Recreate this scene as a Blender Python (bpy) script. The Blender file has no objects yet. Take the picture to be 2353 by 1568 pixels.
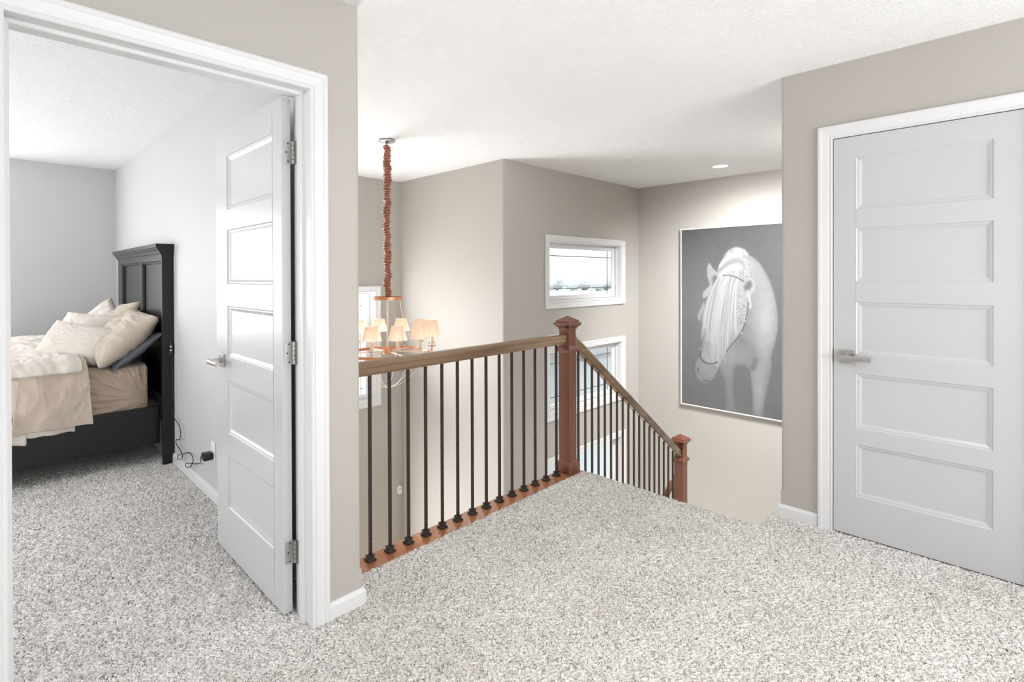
import bpy, bmesh, math, random
import numpy as np
from mathutils import Vector, Matrix, noise as mnoise
random.seed(7); np.random.seed(7)
SC = bpy.context.scene
COL = SC.collection
R = math.radians
# ------------------------------------------------------------------ layout (metres, z = 0 is the top of the landing carpet)
CEIL = 2.397
XA = 3.0765      # closet wall plane (faces -X)
YB = 1.9094      # bedroom doorway wall plane (faces -Y)
YC = 3.4308      # stair window wall plane (faces -Y)
XD = 5.7228      # far wall with the picture (faces -X)
XE = 3.3809      # foyer side wall (faces -X)
YG = 5.1157      # foyer front wall (faces -Y)
YK = 6.5644      # bedroom far wall
XL = 0.9714      # bedroom headboard wall, bedroom side
XB = 1.0706      # same wall, foyer side
FLOOR0 = -2.72   # foyer floor

# ------------------------------------------------------------------ materials
def mat(name, col, rough=.5, metal=0, **kw):
    m = bpy.data.materials.new(name); m.use_nodes = True
    b = m.node_tree.nodes['Principled BSDF']
    b.inputs['Base Color'].default_value = (*col, 1)
    b.inputs['Roughness'].default_value = rough
    b.inputs['Metallic'].default_value = metal
    for k, v in kw.items(): b.inputs[k.replace('_', ' ')].default_value = v
    return m
def nodes(m): return m.node_tree.nodes, m.node_tree.links, m.node_tree.nodes['Principled BSDF']
def texco(N): return N.new('ShaderNodeTexCoord')
def add_bump(m, scale, dist, strength=1., detail=3, kind='noise', stretch=None, rough=.5):
    N, Lk, b = nodes(m)
    tc = N.new('ShaderNodeTexCoord')
    src = tc.outputs['Object']
    if stretch:
        mp = N.new('ShaderNodeMapping'); mp.inputs['Scale'].default_value = stretch
        Lk.new(src, mp.inputs['Vector']); src = mp.outputs[0]
    t = N.new('ShaderNodeTexNoise'); t.inputs['Scale'].default_value = scale; t.inputs['Detail'].default_value = detail
    t.inputs['Roughness'].default_value = rough
    Lk.new(src, t.inputs['Vector'])
    bp = N.new('ShaderNodeBump'); bp.inputs['Distance'].default_value = dist; bp.inputs['Strength'].default_value = strength
    Lk.new(t.outputs['Fac'], bp.inputs['Height']); Lk.new(bp.outputs[0], b.inputs['Normal'])
    return t
def color_noise(m, c1, c2, scale, lo=.35, hi=.65, detail=3, stretch=None):
    N, Lk, b = nodes(m)
    tc = N.new('ShaderNodeTexCoord'); src = tc.outputs['Object']
    if stretch:
        mp = N.new('ShaderNodeMapping'); mp.inputs['Scale'].default_value = stretch
        Lk.new(src, mp.inputs['Vector']); src = mp.outputs[0]
    t = N.new('ShaderNodeTexNoise'); t.inputs['Scale'].default_value = scale; t.inputs['Detail'].default_value = detail
    Lk.new(src, t.inputs['Vector'])
    r = N.new('ShaderNodeValToRGB')
    r.color_ramp.elements[0].position = lo; r.color_ramp.elements[0].color = (*c1, 1)
    r.color_ramp.elements[1].position = hi; r.color_ramp.elements[1].color = (*c2, 1)
    Lk.new(t.outputs['Fac'], r.inputs['Fac']); Lk.new(r.outputs['Color'], b.inputs['Base Color'])

M = {}
M['taupe'] = mat('taupe_wall_paint', (.475, .449, .413), .55); add_bump(M['taupe'], 220, .0006, .35, 2)
M['grey'] = mat('grey_wall_paint', (.56, .56, .565), .55); add_bump(M['grey'], 220, .0006, .35, 2)
M['absorber'] = mat('light_absorbing_wall', (.16, .15, .14), .6)  # unseen hall walls darkened to cut the light on the closet wall
M['platewood'] = mat('orange_cherry_plate', (.42, .17, .08), .12, Coat_Weight=1., Coat_Roughness=.04)
M['trim'] = mat('white_trim_paint', (.76, .76, .765), .28); add_bump(M['trim'], 60, .0002, .2, 2)
M['door'] = mat('white_door_paint', (.58, .58, .585), .27); add_bump(M['door'], 90, .0002, .25, 2)
M['ceil'] = mat('white_textured_ceiling', (.93, .93, .935), .85)
def ceiling_bump(m):
    N, Lk, b = nodes(m)
    tc = N.new('ShaderNodeTexCoord')
    n1 = N.new('ShaderNodeTexNoise'); n1.inputs['Scale'].default_value = 7; n1.inputs['Detail'].default_value = 2
    Lk.new(tc.outputs['Object'], n1.inputs['Vector'])
    mx = N.new('ShaderNodeMixRGB'); mx.blend_type = 'ADD'; mx.inputs[0].default_value = .35
    Lk.new(tc.outputs['Object'], mx.inputs[1]); Lk.new(n1.outputs['Color'], mx.inputs[2])
    v = N.new('ShaderNodeTexNoise'); v.inputs['Scale'].default_value = 34; v.inputs['Detail'].default_value = 4; v.inputs['Distortion'].default_value = 2.2
    Lk.new(mx.outputs[0], v.inputs['Vector'])
    r = N.new('ShaderNodeValToRGB'); r.color_ramp.elements[0].position = .46; r.color_ramp.elements[1].position = .56
    Lk.new(v.outputs['Fac'], r.inputs['Fac'])
    bp = N.new('ShaderNodeBump'); bp.inputs['Distance'].default_value = .0042; bp.inputs['Strength'].default_value = .55
    Lk.new(r.outputs['Color'], bp.inputs['Height']); Lk.new(bp.outputs[0], b.inputs['Normal'])
ceiling_bump(M['ceil'])
M['carpet'] = mat('speckled_beige_carpet', (.66, .63, .59), 1.0, Specular_IOR_Level=0.)
def carpet_mat(m):
    N, Lk, b = nodes(m)
    tc = N.new('ShaderNodeTexCoord')
    t = N.new('ShaderNodeTexNoise'); t.inputs['Scale'].default_value = 200; t.inputs['Detail'].default_value = 2
    mp = N.new('ShaderNodeMapping'); mp.vector_type = 'TEXTURE'; mp.inputs['Rotation'].default_value = (0, 0, R(-45)); mp.inputs['Scale'].default_value = (2.3, 1, 1)
    Lk.new(tc.outputs['Object'], mp.inputs['Vector']); Lk.new(mp.outputs[0], t.inputs['Vector'])
    r = N.new('ShaderNodeValToRGB')
    e = r.color_ramp.elements; e[0].position = .34; e[0].color = (.43, .395, .36, 1); e[1].position = .48; e[1].color = (.93, .905, .875, 1)
    Lk.new(t.outputs['Fac'], r.inputs['Fac'])
    t2 = N.new('ShaderNodeTexNoise'); t2.inputs['Scale'].default_value = 2.2; t2.inputs['Detail'].default_value = 3
    Lk.new(tc.outputs['Object'], t2.inputs['Vector'])
    r2 = N.new('ShaderNodeValToRGB'); e = r2.color_ramp.elements; e[0].position = .35; e[0].color = (.92, .91, .90, 1); e[1].position = .62; e[1].color = (1, 1, 1, 1)
    Lk.new(t2.outputs['Fac'], r2.inputs['Fac'])
    mx = N.new('ShaderNodeMixRGB'); mx.blend_type = 'MULTIPLY'; mx.inputs[0].default_value = 1
    Lk.new(r.outputs[0], mx.inputs[1]); Lk.new(r2.outputs[0], mx.inputs[2]); Lk.new(mx.outputs[0], b.inputs['Base Color'])
    t3 = N.new('ShaderNodeTexNoise'); t3.inputs['Scale'].default_value = 260; t3.inputs['Detail'].default_value = 2
    Lk.new(tc.outputs['Object'], t3.inputs['Vector'])
    bp = N.new('ShaderNodeBump'); bp.inputs['Distance'].default_value = .004; bp.inputs['Strength'].default_value = .8
    Lk.new(t3.outputs['Fac'], bp.inputs['Height']); Lk.new(bp.outputs[0], b.inputs['Normal'])
carpet_mat(M['carpet'])
M['cherry'] = mat('reddish_cherry_wood', (.30, .085, .04), .27, Coat_Weight=.25, Coat_Roughness=.1)
color_noise(M['cherry'], (.135, .046, .028), (.235, .085, .05), 9, .3, .7, 4, (1, 1, .08))
M['rail'] = mat('brown_handrail_wood', (.22, .12, .06), .25, Coat_Weight=.5, Coat_Roughness=.1)
color_noise(M['rail'], (.13, .075, .04), (.26, .165, .09), 14, .3, .7, 4, (.1, 1, 1))
M['iron'] = mat('dark_hammered_iron', (.05, .042, .036), .36, .6)
M['nickel'] = mat('brushed_nickel', (.56, .55, .53), .3, 1.)
M['dark'] = mat('dark_slot', (.02, .02, .02), .6)
M['black'] = mat('black_painted_wood', (.006, .006, .006), .3)
M['blackm'] = mat('black_plastic', (.015, .015, .015), .45)
M['plate'] = mat('white_plastic', (.85, .85, .84), .35)
M['copper'] = mat('copper_rose_metal', (.72, .34, .19), .38, .6)
M['copperl'] = mat('pale_copper_metal', (.86, .62, .48), .35, .4)
M['silver'] = mat('silver_canopy_metal', (.55, .55, .54), .35, .9)
M['silk'] = mat('scrunched_rust_silk', (.36, .125, .06), .32, 0, Sheen_Weight=.4)
M['candle'] = mat('ivory_candle_sleeve', (.92, .70, .50), .5)
M['glassdish'] = mat('clear_dish', (.95, .93, .9), .1, 0, Transmission_Weight=.5)
M['wire'] = mat('pale_wire', (.85, .78, .72), .4)
M['print'] = mat('canvas_print', (.5, .5, .5), .5)
def print_mat(m):
    N, Lk, b = nodes(m)
    a = N.new('ShaderNodeVertexColor'); a.layer_name = 'art'
    Lk.new(a.outputs['Color'], b.inputs['Base Color'])
print_mat(M['print'])
M['frame'] = mat('white_gallery_frame', (.85, .84, .82), .4)
M['muntin'] = mat('grey_muntin', (.16, .17, .17), .5)
M['sheet'] = mat('tan_cotton', (.47, .37, .28), .8, Sheen_Weight=.3); add_bump(M['sheet'], 26, .004, .35, 3)
M['fold'] = mat('beige_blanket', (.52, .43, .345), .85, Sheen_Weight=.3); add_bump(M['fold'], 12, .004, .3, 3)
M['duvet'] = mat('cream_duvet', (.68, .62, .55), .85, Sheen_Weight=.3); add_bump(M['duvet'], 16, .006, .4, 3)
M['cushion'] = mat('ivory_cushion', (.66, .61, .55), .85, Sheen_Weight=.3); add_bump(M['cushion'], 30, .004, .45, 3)
M['sham'] = mat('beige_sham', (.50, .425, .34), .8, Sheen_Weight=.3); add_bump(M['sham'], 14, .006, .5, 3)
M['slate'] = mat('slate_pillowcase', (.13, .14, .16), .8)
M['concrete'] = mat('pale_concrete', (.62, .62, .61), .9); add_bump(M['concrete'], 3, .01, .2)
M['siding'] = mat('grey_green_siding', (.50, .54, .55), .8)
M['roof'] = mat('grey_shingle_roof', (.30, .31, .32), .9)
M['garage'] = mat('white_garage_door', (.75, .75, .75), .6)
M['leaf'] = mat('foliage_painted_haze', (.80, .84, .84), .95); add_bump(M['leaf'], 2, .3, 1.)  # overexposed haze is put into the foliage colour
M['carpaint'] = mat('blue_grey_car_paint', (.28, .36, .46), .25, .3)
M['carglass'] = mat('dark_car_glass', (.05, .07, .1), .08)
M['rubber'] = mat('black_rubber', (.02, .02, .02), .8)
M['tile'] = mat('foyer_wood_floor', (.42, .30, .20), .3); color_noise(M['tile'], (.36, .24, .15), (.5, .36, .25), 6, .3, .7, 3, (1, 12, 1))

def glass_mat():
    m = bpy.data.materials.new('window_glass'); m.use_nodes = True
    N, Lk = m.node_tree.nodes, m.node_tree.links
    for n in list(N):
        if n.type != 'OUTPUT_MATERIAL': N.remove(n)
    out = [n for n in N if n.type == 'OUTPUT_MATERIAL'][0]
    tr = N.new('ShaderNodeBsdfTransparent'); gl = N.new('ShaderNodeBsdfGlossy'); gl.inputs['Roughness'].default_value = .02
    mx = N.new('ShaderNodeMixShader'); mx.inputs[0].default_value = .05; Lk.new(tr.outputs[0], mx.inputs[1]); Lk.new(gl.outputs[0], mx.inputs[2])
    Lk.new(mx.outputs[0], out.inputs['Surface'])
    return m
M['glass'] = glass_mat()
def shade_mat():
    m = bpy.data.materials.new('pleated_shade_fabric'); m.use_nodes = True
    N, Lk = m.node_tree.nodes, m.node_tree.links
    for n in list(N):
        if n.type != 'OUTPUT_MATERIAL': N.remove(n)
    out = [n for n in N if n.type == 'OUTPUT_MATERIAL'][0]
    d = N.new('ShaderNodeBsdfDiffuse'); d.inputs['Color'].default_value = (.93, .76, .62, 1)
    t = N.new('ShaderNodeBsdfTranslucent'); t.inputs['Color'].default_value = (1., .86, .74, 1)
    mx = N.new('ShaderNodeMixShader'); mx.inputs[0].default_value = .55
    Lk.new(d.outputs[0], mx.inputs[1]); Lk.new(t.outputs[0], mx.inputs[2]); Lk.new(mx.outputs[0], out.inputs['Surface'])
    return m
M['shade'] = shade_mat()
def emit_mat(name, col, s):
    m = bpy.data.materials.new(name); m.use_nodes = True
    N, Lk, b = nodes(m)
    b.inputs['Base Color'].default_value = (1, 1, 1, 1)
    b.inputs['Emission Color'].default_value = (*col, 1); b.inputs['Emission Strength'].default_value = s
    return m
M['lens'] = emit_mat('lit_lamp_lens', (1, .97, .92), 3.0)
M['bulb'] = emit_mat('lit_bulb', (1, .80, .62), 5.0)

# ------------------------------------------------------------------ mesh helpers
def BM(): return bmesh.new()
def obj(name, bm, m, parent=None, bevel=0, smooth=False, kind=None, label=None, seg=2, recalc=True):
    if recalc: bmesh.ops.recalc_face_normals(bm, faces=bm.faces)
    me = bpy.data.meshes.new(name); bm.to_mesh(me); bm.free()
    me.materials.append(M[m])
    if smooth:
        for p in me.polygons: p.use_smooth = True
    o = bpy.data.objects.new(name, me); COL.objects.link(o)
    if parent: o.parent = parent
    if bevel:
        b = o.modifiers.new('bevel', 'BEVEL'); b.width = bevel; b.segments = seg; b.limit_method = 'ANGLE'; b.angle_limit = R(40)
    if kind: o['kind'] = kind
    if label: o['label'] = label
    return o
def struct(name, bm, m, **kw): return obj(name, bm, m, kind='structure', **kw)
def tag(o, label, cat, group=None, kind=None):
    o['label'] = label; o['category'] = cat
    if group: o['group'] = group
    if kind: o['kind'] = kind
    return o
def thing(name, loc, label, cat, group=None, rotz=0):
    o = bpy.data.objects.new(name, None); COL.objects.link(o); o.empty_display_size = .05
    o.location = loc; o.rotation_euler = (0, 0, rotz)
    return tag(o, label, cat, group)
def box(bm, x0, x1, y0, y1, z0, z1, mtx=None):
    vs = [bm.verts.new((x, y, z)) for x in (x0, x1) for y in (y0, y1) for z in (z0, z1)]
    for f in ((0, 1, 3, 2), (4, 6, 7, 5), (0, 4, 5, 1), (2, 3, 7, 6), (0, 2, 6, 4), (1, 5, 7, 3)): bm.faces.new([vs[i] for i in f])
    if mtx:
        for v in vs: v.co = mtx @ v.co
    return vs
def quad(bm, a, b, c, d): return bm.faces.new([bm.verts.new(p) for p in (a, b, c, d)])
def prism(bm, pts, z0, z1, plane='xy'):
    f = {'xy': lambda a, b, c: (a, b, c), 'xz': lambda a, b, c: (a, c, b), 'yz': lambda a, b, c: (c, a, b)}[plane]
    lo = [bm.verts.new(f(a, b, z0)) for a, b in pts]; hi = [bm.verts.new(f(a, b, z1)) for a, b in pts]
    n = len(pts)
    for i in range(n): bm.faces.new((lo[i], lo[(i + 1) % n], hi[(i + 1) % n], hi[i]))
    bm.faces.new(lo[::-1]); bm.faces.new(hi)
def square_lathe(bm, prof, cx=0, cy=0, rot=0):
    rings = []
    for z, h in prof:
        ring = []
        for sx, sy in ((-1, -1), (1, -1), (1, 1), (-1, 1)):
            x, y = sx * h, sy * h
            ring.append(bm.verts.new((cx + x * math.cos(rot) - y * math.sin(rot), cy + x * math.sin(rot) + y * math.cos(rot), z)))
        rings.append(ring)
    for a, b in zip(rings, rings[1:]):
        for i in range(4): bm.faces.new((a[i], a[(i + 1) % 4], b[(i + 1) % 4], b[i]))
    bm.faces.new(rings[0][::-1]); bm.faces.new(rings[-1])
def lathe(bm, prof, seg=32, cx=0, cy=0, cap=True, wob=None):
    rings = []
    for z, r in prof:
        rings.append([bm.verts.new((cx + r * math.cos(2 * math.pi * i / seg), cy + r * math.sin(2 * math.pi * i / seg), z)) for i in range(seg)])
    for a, b in zip(rings, rings[1:]):
        for i in range(seg): bm.faces.new((a[i], a[(i + 1) % seg], b[(i + 1) % seg], b[i]))
    if cap:
        bm.faces.new(rings[0][::-1]); bm.faces.new(rings[-1])
def tube(bm, pts, r, seg=8, closed=False):
    pts = [Vector(p) for p in pts]; n = len(pts); rings = []
    up = Vector((0, 0, 1))
    for i, p in enumerate(pts):
        a = pts[i - 1] if (i or closed) else p; b = pts[(i + 1) % n] if (i < n - 1 or closed) else p
        t = (b - a).normalized()
        s = t.cross(up)
        if s.length < .05: s = t.cross(Vector((1, 0, 0)))
        s.normalize(); u = s.cross(t)
        rr = r[i] if isinstance(r, (list, tuple)) else r
        rings.append([bm.verts.new(p + (s * math.cos(2 * math.pi * k / seg) + u * math.sin(2 * math.pi * k / seg)) * rr) for k in range(seg)])
    m = n if closed else n - 1
    for i in range(m):
        a, b = rings[i], rings[(i + 1) % n]
        for k in range(seg): bm.faces.new((a[k], a[(k + 1) % seg], b[(k + 1) % seg], b[k]))
    if not closed: bm.faces.new(rings[0][::-1]); bm.faces.new(rings[-1])
def cyl(bm, p0, p1, r, seg=16): tube(bm, [p0, p1], r, seg)
def catmull(pts, k=6, closed=False):
    P = [Vector(p) for p in pts]; n = len(P); out = []
    rng = range(n if closed else n - 1)
    for i in rng:
        p0 = P[i - 1] if (i or closed) else P[0]; p1 = P[i]; p2 = P[(i + 1) % n]; p3 = P[(i + 2) % n] if (i + 2 < n or closed) else P[-1]
        for j in range(k):
            t = j / k
            out.append(.5 * ((2 * p1) + (-p0 + p2) * t + (2 * p0 - 5 * p1 + 4 * p2 - p3) * t * t + (-p0 + 3 * p1 - 3 * p2 + p3) * t ** 3))
    if not closed: out.append(P[-1])
    return out
def ring_frame(bm, mp, a0, a1, b0, b1, prof, open_bottom=False):
    rows = []
    for o, d in prof:
        if open_bottom: c = [(a0 - o, b0), (a0 - o, b1 + o), (a1 + o, b1 + o), (a1 + o, b0)]
        else: c = [(a0 - o, b0 - o), (a0 - o, b1 + o), (a1 + o, b1 + o), (a1 + o, b0 - o)]
        rows.append([bm.verts.new(mp(a, b, d)) for a, b in c])
    n = 4
    for r0, r1 in zip(rows, rows[1:]):
        for i in range(3 if open_bottom else 4): bm.faces.new((r0[i], r0[(i + 1) % n], r1[(i + 1) % n], r1[i]))
    return rows
CASING = [(0, -.012), (0, .010), (.003, .013), (.010, .011), (.013, .009), (.016, .013), (.040, .016), (.046, .017), (.050, .020), (.060, .020), (.066, .017), (.066, 0)]
def wallY(y): return lambda a, b, d: (a, y - d, b)      # plane facing -Y
def wallX(x): return lambda a, b, d: (x - d, a, b)      # plane facing -X
def grid_mesh(nx, ny, fn):
    bm = BM(); vs = [[bm.verts.new(fn(i / (nx - 1), j / (ny - 1))) for j in range(ny)] for i in range(nx)]
    for i in range(nx - 1):
        for j in range(ny - 1): bm.faces.new((vs[i][j], vs[i + 1][j], vs[i + 1][j + 1], vs[i][j + 1]))
    return bm
def nz(x, y, z=0.): return mnoise.noise(Vector((x, y, z)))
def arc_corner(cx, cy, r, a0, a1, n=6): return [(cx + r * math.cos(R(a0 + (a1 - a0) * i / n)), cy + r * math.sin(R(a0 + (a1 - a0) * i / n))) for i in range(n + 1)]

# ------------------------------------------------------------------ carpeted floors
def tuft_field(nx, ny, cell, seed, ang=-45):
    rng = np.random.default_rng(seed)
    w = rng.standard_normal((nx, ny))
    F = np.fft.rfft2(w)
    kx = np.fft.fftfreq(nx, cell)[:, None]; ky = np.fft.rfftfreq(ny, cell)[None, :]
    k = np.sqrt(kx ** 2 + ky ** 2)
    kp = kx * math.cos(R(ang)) + ky * math.sin(R(ang))
    band = np.exp(-((k - 88) / 42) ** 2) * (.22 + .78 * np.exp(-(kp / 38) ** 2) * 1.6)
    h = np.fft.irfft2(F * band, s=(nx, ny)); h /= h.std()
    lo = np.fft.irfft2(np.fft.rfft2(rng.standard_normal((nx, ny))) * np.exp(-(k / 3.0) ** 2), s=(nx, ny)); lo /= lo.std()
    return h, lo
def carpet(name, x0, x1, y0, y1, cell, seed, edges, mask=None, amp=.0055, ang=-45):
    nx = int(round((x1 - x0) / cell)) + 1; ny = int(round((y1 - y0) / cell)) + 1
    X, Y = np.meshgrid(np.linspace(x0, x1, nx), np.linspace(y0, y1, ny), indexing='ij')
    h, lo = tuft_field(nx, ny, cell, seed, ang)
    d = np.full_like(X, 9.)
    if edges: d = edges(X, Y)
    rad = .020
    drop = np.where(d < rad, rad - np.sqrt(np.clip(rad ** 2 - (rad - np.clip(d, 0, rad)) ** 2, 0, None)), 0)
    Z = -.003 + amp * (np.clip(h, -2.2, 1.3) - .3) + .0006 * lo - drop
    rng = np.random.default_rng(seed + 5)
    Xj = X + cell * .3 * rng.standard_normal(X.shape); Yj = Y + cell * .3 * rng.standard_normal(X.shape)
    co = np.stack([Xj, Yj, Z], -1).reshape(-1, 3).astype(np.float32)
    idx = np.arange(nx * ny).reshape(nx, ny)
    q = np.stack([idx[:-1, :-1], idx[1:, :-1], idx[1:, 1:], idx[:-1, 1:]], -1)
    if edges:
        keep = d[:-1, :-1] >= -1e-6
        q = q[keep]
    q = q.reshape(-1, 4)
    me = bpy.data.meshes.new(name); me.vertices.add(len(co)); me.vertices.foreach_set('co', co.ravel())
    me.loops.add(q.size); me.loops.foreach_set('vertex_index', q.ravel().astype(np.int32))
    me.polygons.add(len(q)); me.polygons.foreach_set('loop_start', np.arange(0, q.size, 4, dtype=np.int32)); me.polygons.foreach_set('loop_total', np.full(len(q), 4, dtype=np.int32))
    me.polygons.foreach_set('use_smooth', np.ones(len(q), dtype=bool))
    me.update(); me.validate()
    me.materials.append(M['carpet'])
    o = bpy.data.objects.new(name, me); COL.objects.link(o); o['kind'] = 'structure'
    return o
STEPX = 2.866; NOTCHY = 1.008; PLATEY = 2.115
def plate_y(X): return 2.104 + .020 * (X - 1.1)          # carpet edge along the wooden base plate
def hall_edge(X, Y):
    e1 = np.where(X > XB - .02, plate_y(X) - Y, 9.)
    e2 = np.where(Y > NOTCHY, STEPX - X, 9.)
    # notch piece: X beyond STEPX only where Y < NOTCHY
    e3 = np.where(X > STEPX, NOTCHY - Y, 9.)
    # rounded behaviour at the inner corner
    return np.minimum(np.minimum(e1, e2), e3)
carpet('floor', .02, XA, -.25, 2.15, .0042, 3, hall_edge)
carpet('floor', .02, XL, 2.15, 4.65, .0048, 11, None, ang=-12)
bm = BM()   # plain carpet backing where the camera does not look
box(bm, -2.6, .02, -3.2, YB, -.2, -.003); box(bm, .02, XA, -3.2, -.25, -.2, -.003)
box(bm, .02, STEPX - .02, -.25, 2.09, -.2, -.012); box(bm, STEPX - .02, XA, -.25, NOTCHY - .02, -.2, -.012)
box(bm, -3.3, .02, YB, YK, -.2, -.003); box(bm, .02, XL, 4.65, YK, -.2, -.003); box(bm, .02, XL, 2.09, 4.65, -.2, -.012)
box(bm, XA, XA + .9, -1.0, .95, -.2, -.005)
struct('floor', bm, 'carpet')
# face of the floor structure towards the stair and the foyer
bm = BM()
box(bm, STEPX - .02, STEPX - .008, NOTCHY, 2.16, -.36, -.018)
box(bm, STEPX - .03, XA + .02, NOTCHY - .02, NOTCHY - .008, -.36, -.018)
struct('floor', bm, 'carpet', bevel=.004)
bm = BM(); box(bm, XB, 2.84, 2.0, 2.205, -.36, -.034); struct('floor', bm, 'taupe')
# foyer floor
bm = BM(); box(bm, XB - .1, XD + .2, .8, YG + .2, FLOOR0 - .1, FLOOR0); struct('floor', bm, 'tile')

# ------------------------------------------------------------------ ceiling
bm = BM(); box(bm, -3.45, XD + .12, -3.3, YG + .15, CEIL, CEIL + .15); box(bm, -3.45, XL + .05, YG + .15, YK + .15, CEIL, CEIL + .15); struct('ceiling', bm, 'ceil')

# ------------------------------------------------------------------ walls
def wall_with_holes(bm, mk, a0, a1, b0, b1, holes):
    """mk(a0,a1,b0,b1) adds a solid box; holes sorted along a are (a0,a1,b0,b1) stacks sharing a-range"""
    groups = {}
    for h in holes: groups.setdefault((h[0] - .012, h[1] + .012), []).append((h[0], h[1], h[2] - .012, h[3] + .012))
    cur = a0
    for (h0, h1), hs in sorted(groups.items()):
        mk(cur, h0, b0, b1); bb = b0
        for h in sorted(hs, key=lambda t: t[2]):
            mk(h0, h1, bb, h[2]); bb = h[3]
        mk(h0, h1, bb, b1); cur = h1
    mk(cur, a1, b0, b1)
RC = .019
# doorway wall (bedroom side and hall side) with the rounded outside corner
DX0, DX1, DZ = .045, .868, 2.020
bm = BM()
cor = [(DX1, YB)] + arc_corner(XB - RC, YB + RC, RC, -90, 0) + [(XB, YB + .13), (DX1, YB + .13)]
prism(bm, cor, .137, CEIL)
prism(bm, [(DX1, YB), (XB, YB), (XB, YB + .13), (DX1, YB + .13)], -.15, .137)
box(bm, -2.6, DX0, YB, YB + .13, -.15, CEIL)
box(bm, DX0, DX1, YB, YB + .13, DZ, CEIL)
struct('wall_left', bm, 'taupe')
# bedroom face of the same wall plus bedroom walls in grey paint
bm = BM()
box(bm, XL - .012, XL, YB + .13, YK, -.15, CEIL)
struct('wall_bedroom_right', bm, 'grey')
bm = BM()
box(bm, -3.3, DX0 - .02, YB + .13, YB + .142, 0, CEIL); box(bm, DX0 - .02, DX1 + .02, YB + .13, YB + .142, DZ + .07, CEIL); box(bm, DX1 + .02, XL - .012, YB + .13, YB + .142, 0, CEIL)
struct('wall_bedroom_front', bm, 'grey')
WBK = (-1.85, -.12, .62, 2.08)     # bedroom window, left of what the doorway shows
bm = BM()
wall_with_holes(bm, lambda a, b, c, d: box(bm, a, b, YK, YK + .15, c, d), -3.3, XL, -.15, CEIL, [WBK])
struct('wall_bedroom_back', bm, 'grey')
WBL = (2.35, 4.45, .62, 2.08)  # added side window, unseen, holds the bedroom fill lamp
bm = BM(); wall_with_holes(bm, lambda a, b, c, d: box(bm, -3.45, -3.3, a, b, c, d), YB, YK + .15, -.15, CEIL, [WBL]); struct('wall_bedroom_left', bm, 'grey')
# party wall between bedroom and foyer, seen from the foyer
bm = BM()
box(bm, XL, XB, YB + .12, YG + .1, FLOOR0 - .05, CEIL)
box(bm, XL, XL + .05, YG + .1, YK + .15, -.15, CEIL)
struct('wall_foyer_left', bm, 'taupe')

# stair window wall
WX0, WX1 = 4.022, 5.333
W1 = (WX0, WX1, 1.052, 1.662); W2 = (WX0, WX1, -.085, .530); W3 = (WX0, WX1, -2.15, -.592)
bm = BM()
wall_with_holes(bm, lambda a, b, c, d: box(bm, a, b, YC, YC + .15, c, d), XE + .15, XD, FLOOR0 - .05, CEIL, [W1, W2, W3])
struct('wall_window', bm, 'taupe')
# foyer side wall with rounded outside corner at the window wall
bm = BM()
cor = arc_corner(XE + RC, YC + RC, RC, 180, 270) + [(XE + .15, YC), (XE + .15, YG + .1), (XE, YG + .1)]
prism(bm, cor, FLOOR0 - .05, CEIL)
struct('wall_foyer_right', bm, 'taupe')
WG = (1.45, 3.040, -.040, 1.142); WGL = (1.45, 3.040, -2.45, -.75)
WGL = (1.45, 2.55, -2.60, -.75)  # added unseen opening for the low foyer fill lamp
bm = BM()
mkG = lambda a, b, c, d: box(bm, a, b, YG, YG + .15, c, d)
g = .012
mkG(XB, 1.45 - g, FLOOR0 - .05, CEIL); mkG(3.040 + g, XE, FLOOR0 - .05, CEIL)
mkG(1.45 - g, 3.04 + g, 1.142 + g, CEIL); mkG(1.45 - g, 3.04 + g, -.75 + g, -.04 - g); mkG(2.55 + g, 3.04 + g, FLOOR0 - .05, -.75 + g); mkG(1.45 - g, 2.55 + g, FLOOR0 - .05, -2.60 - g)
struct('wall_foyer_front', bm, 'taupe')
# far wall with the picture
bm = BM(); box(bm, XD, XD + .12, .8, YC + .15, FLOOR0 - .05, CEIL); struct('wall_picture', bm, 'taupe')
# closet wall and the stair side wall, one rounded corner at the top of the stair
YCW = .958
CY0, CY1, CZ1 = -.012, .714, 2.020
bm = BM()
cor = [(XA, CY1)] + [(XA, YCW - RC)] + arc_corner(XA + RC, YCW - RC, RC, 180, 90)[1:] + [(XD, YCW), (XD, YCW - .12), (XA + .12, YCW - .12), (XA + .12, CY1)]
prism(bm, cor, .135, CEIL)
prism(bm, [(XA, CY1), (XA, YCW), (XD, YCW), (XD, YCW - .12), (XA + .12, YCW - .12), (XA + .12, CY1)], FLOOR0, .135)
box(bm, XA, XA + .12, CY0, CY1, CZ1, CEIL)
box(bm, XA, XA + .12, -3.2, CY0, -.15, CEIL)
struct('wall_right', bm, 'taupe')
bm = BM(); box(bm, XA + .12, XA + .9, -.8, -.78, -.1, CEIL); box(bm, XA + .88, XA + .9, -.8, .84, -.1, CEIL); struct('wall_closet', bm, 'taupe')
# walls of the hall behind the camera, with added unseen windows to let in fill light
HB = (.15, 2.85, .35, 2.15)
bm = BM()
x0, x1, z0, z1 = HB
box(bm, -2.6, x0, -3.3, -3.15, -.15, CEIL); box(bm, x1, XA + .12, -3.3, -3.15, -.15, CEIL); box(bm, x0, x1, -3.3, -3.15, -.15, z0); box(bm, x0, x1, -3.3, -3.15, z1, CEIL)
struct('wall_back', bm, 'absorber')
HL = (-2.6, 1.0, .35, 2.15)
bm = BM()
y0, y1, z0, z1 = HL
box(bm, -2.72, -2.6, -3.3, y0, -.15, CEIL); box(bm, -2.72, -2.6, y1, YB + .13, -.15, CEIL); box(bm, -2.72, -2.6, y0, y1, -.15, z0); box(bm, -2.72, -2.6, y0, y1, z1, CEIL)
struct('wall_hall_left', bm, 'absorber')

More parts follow.
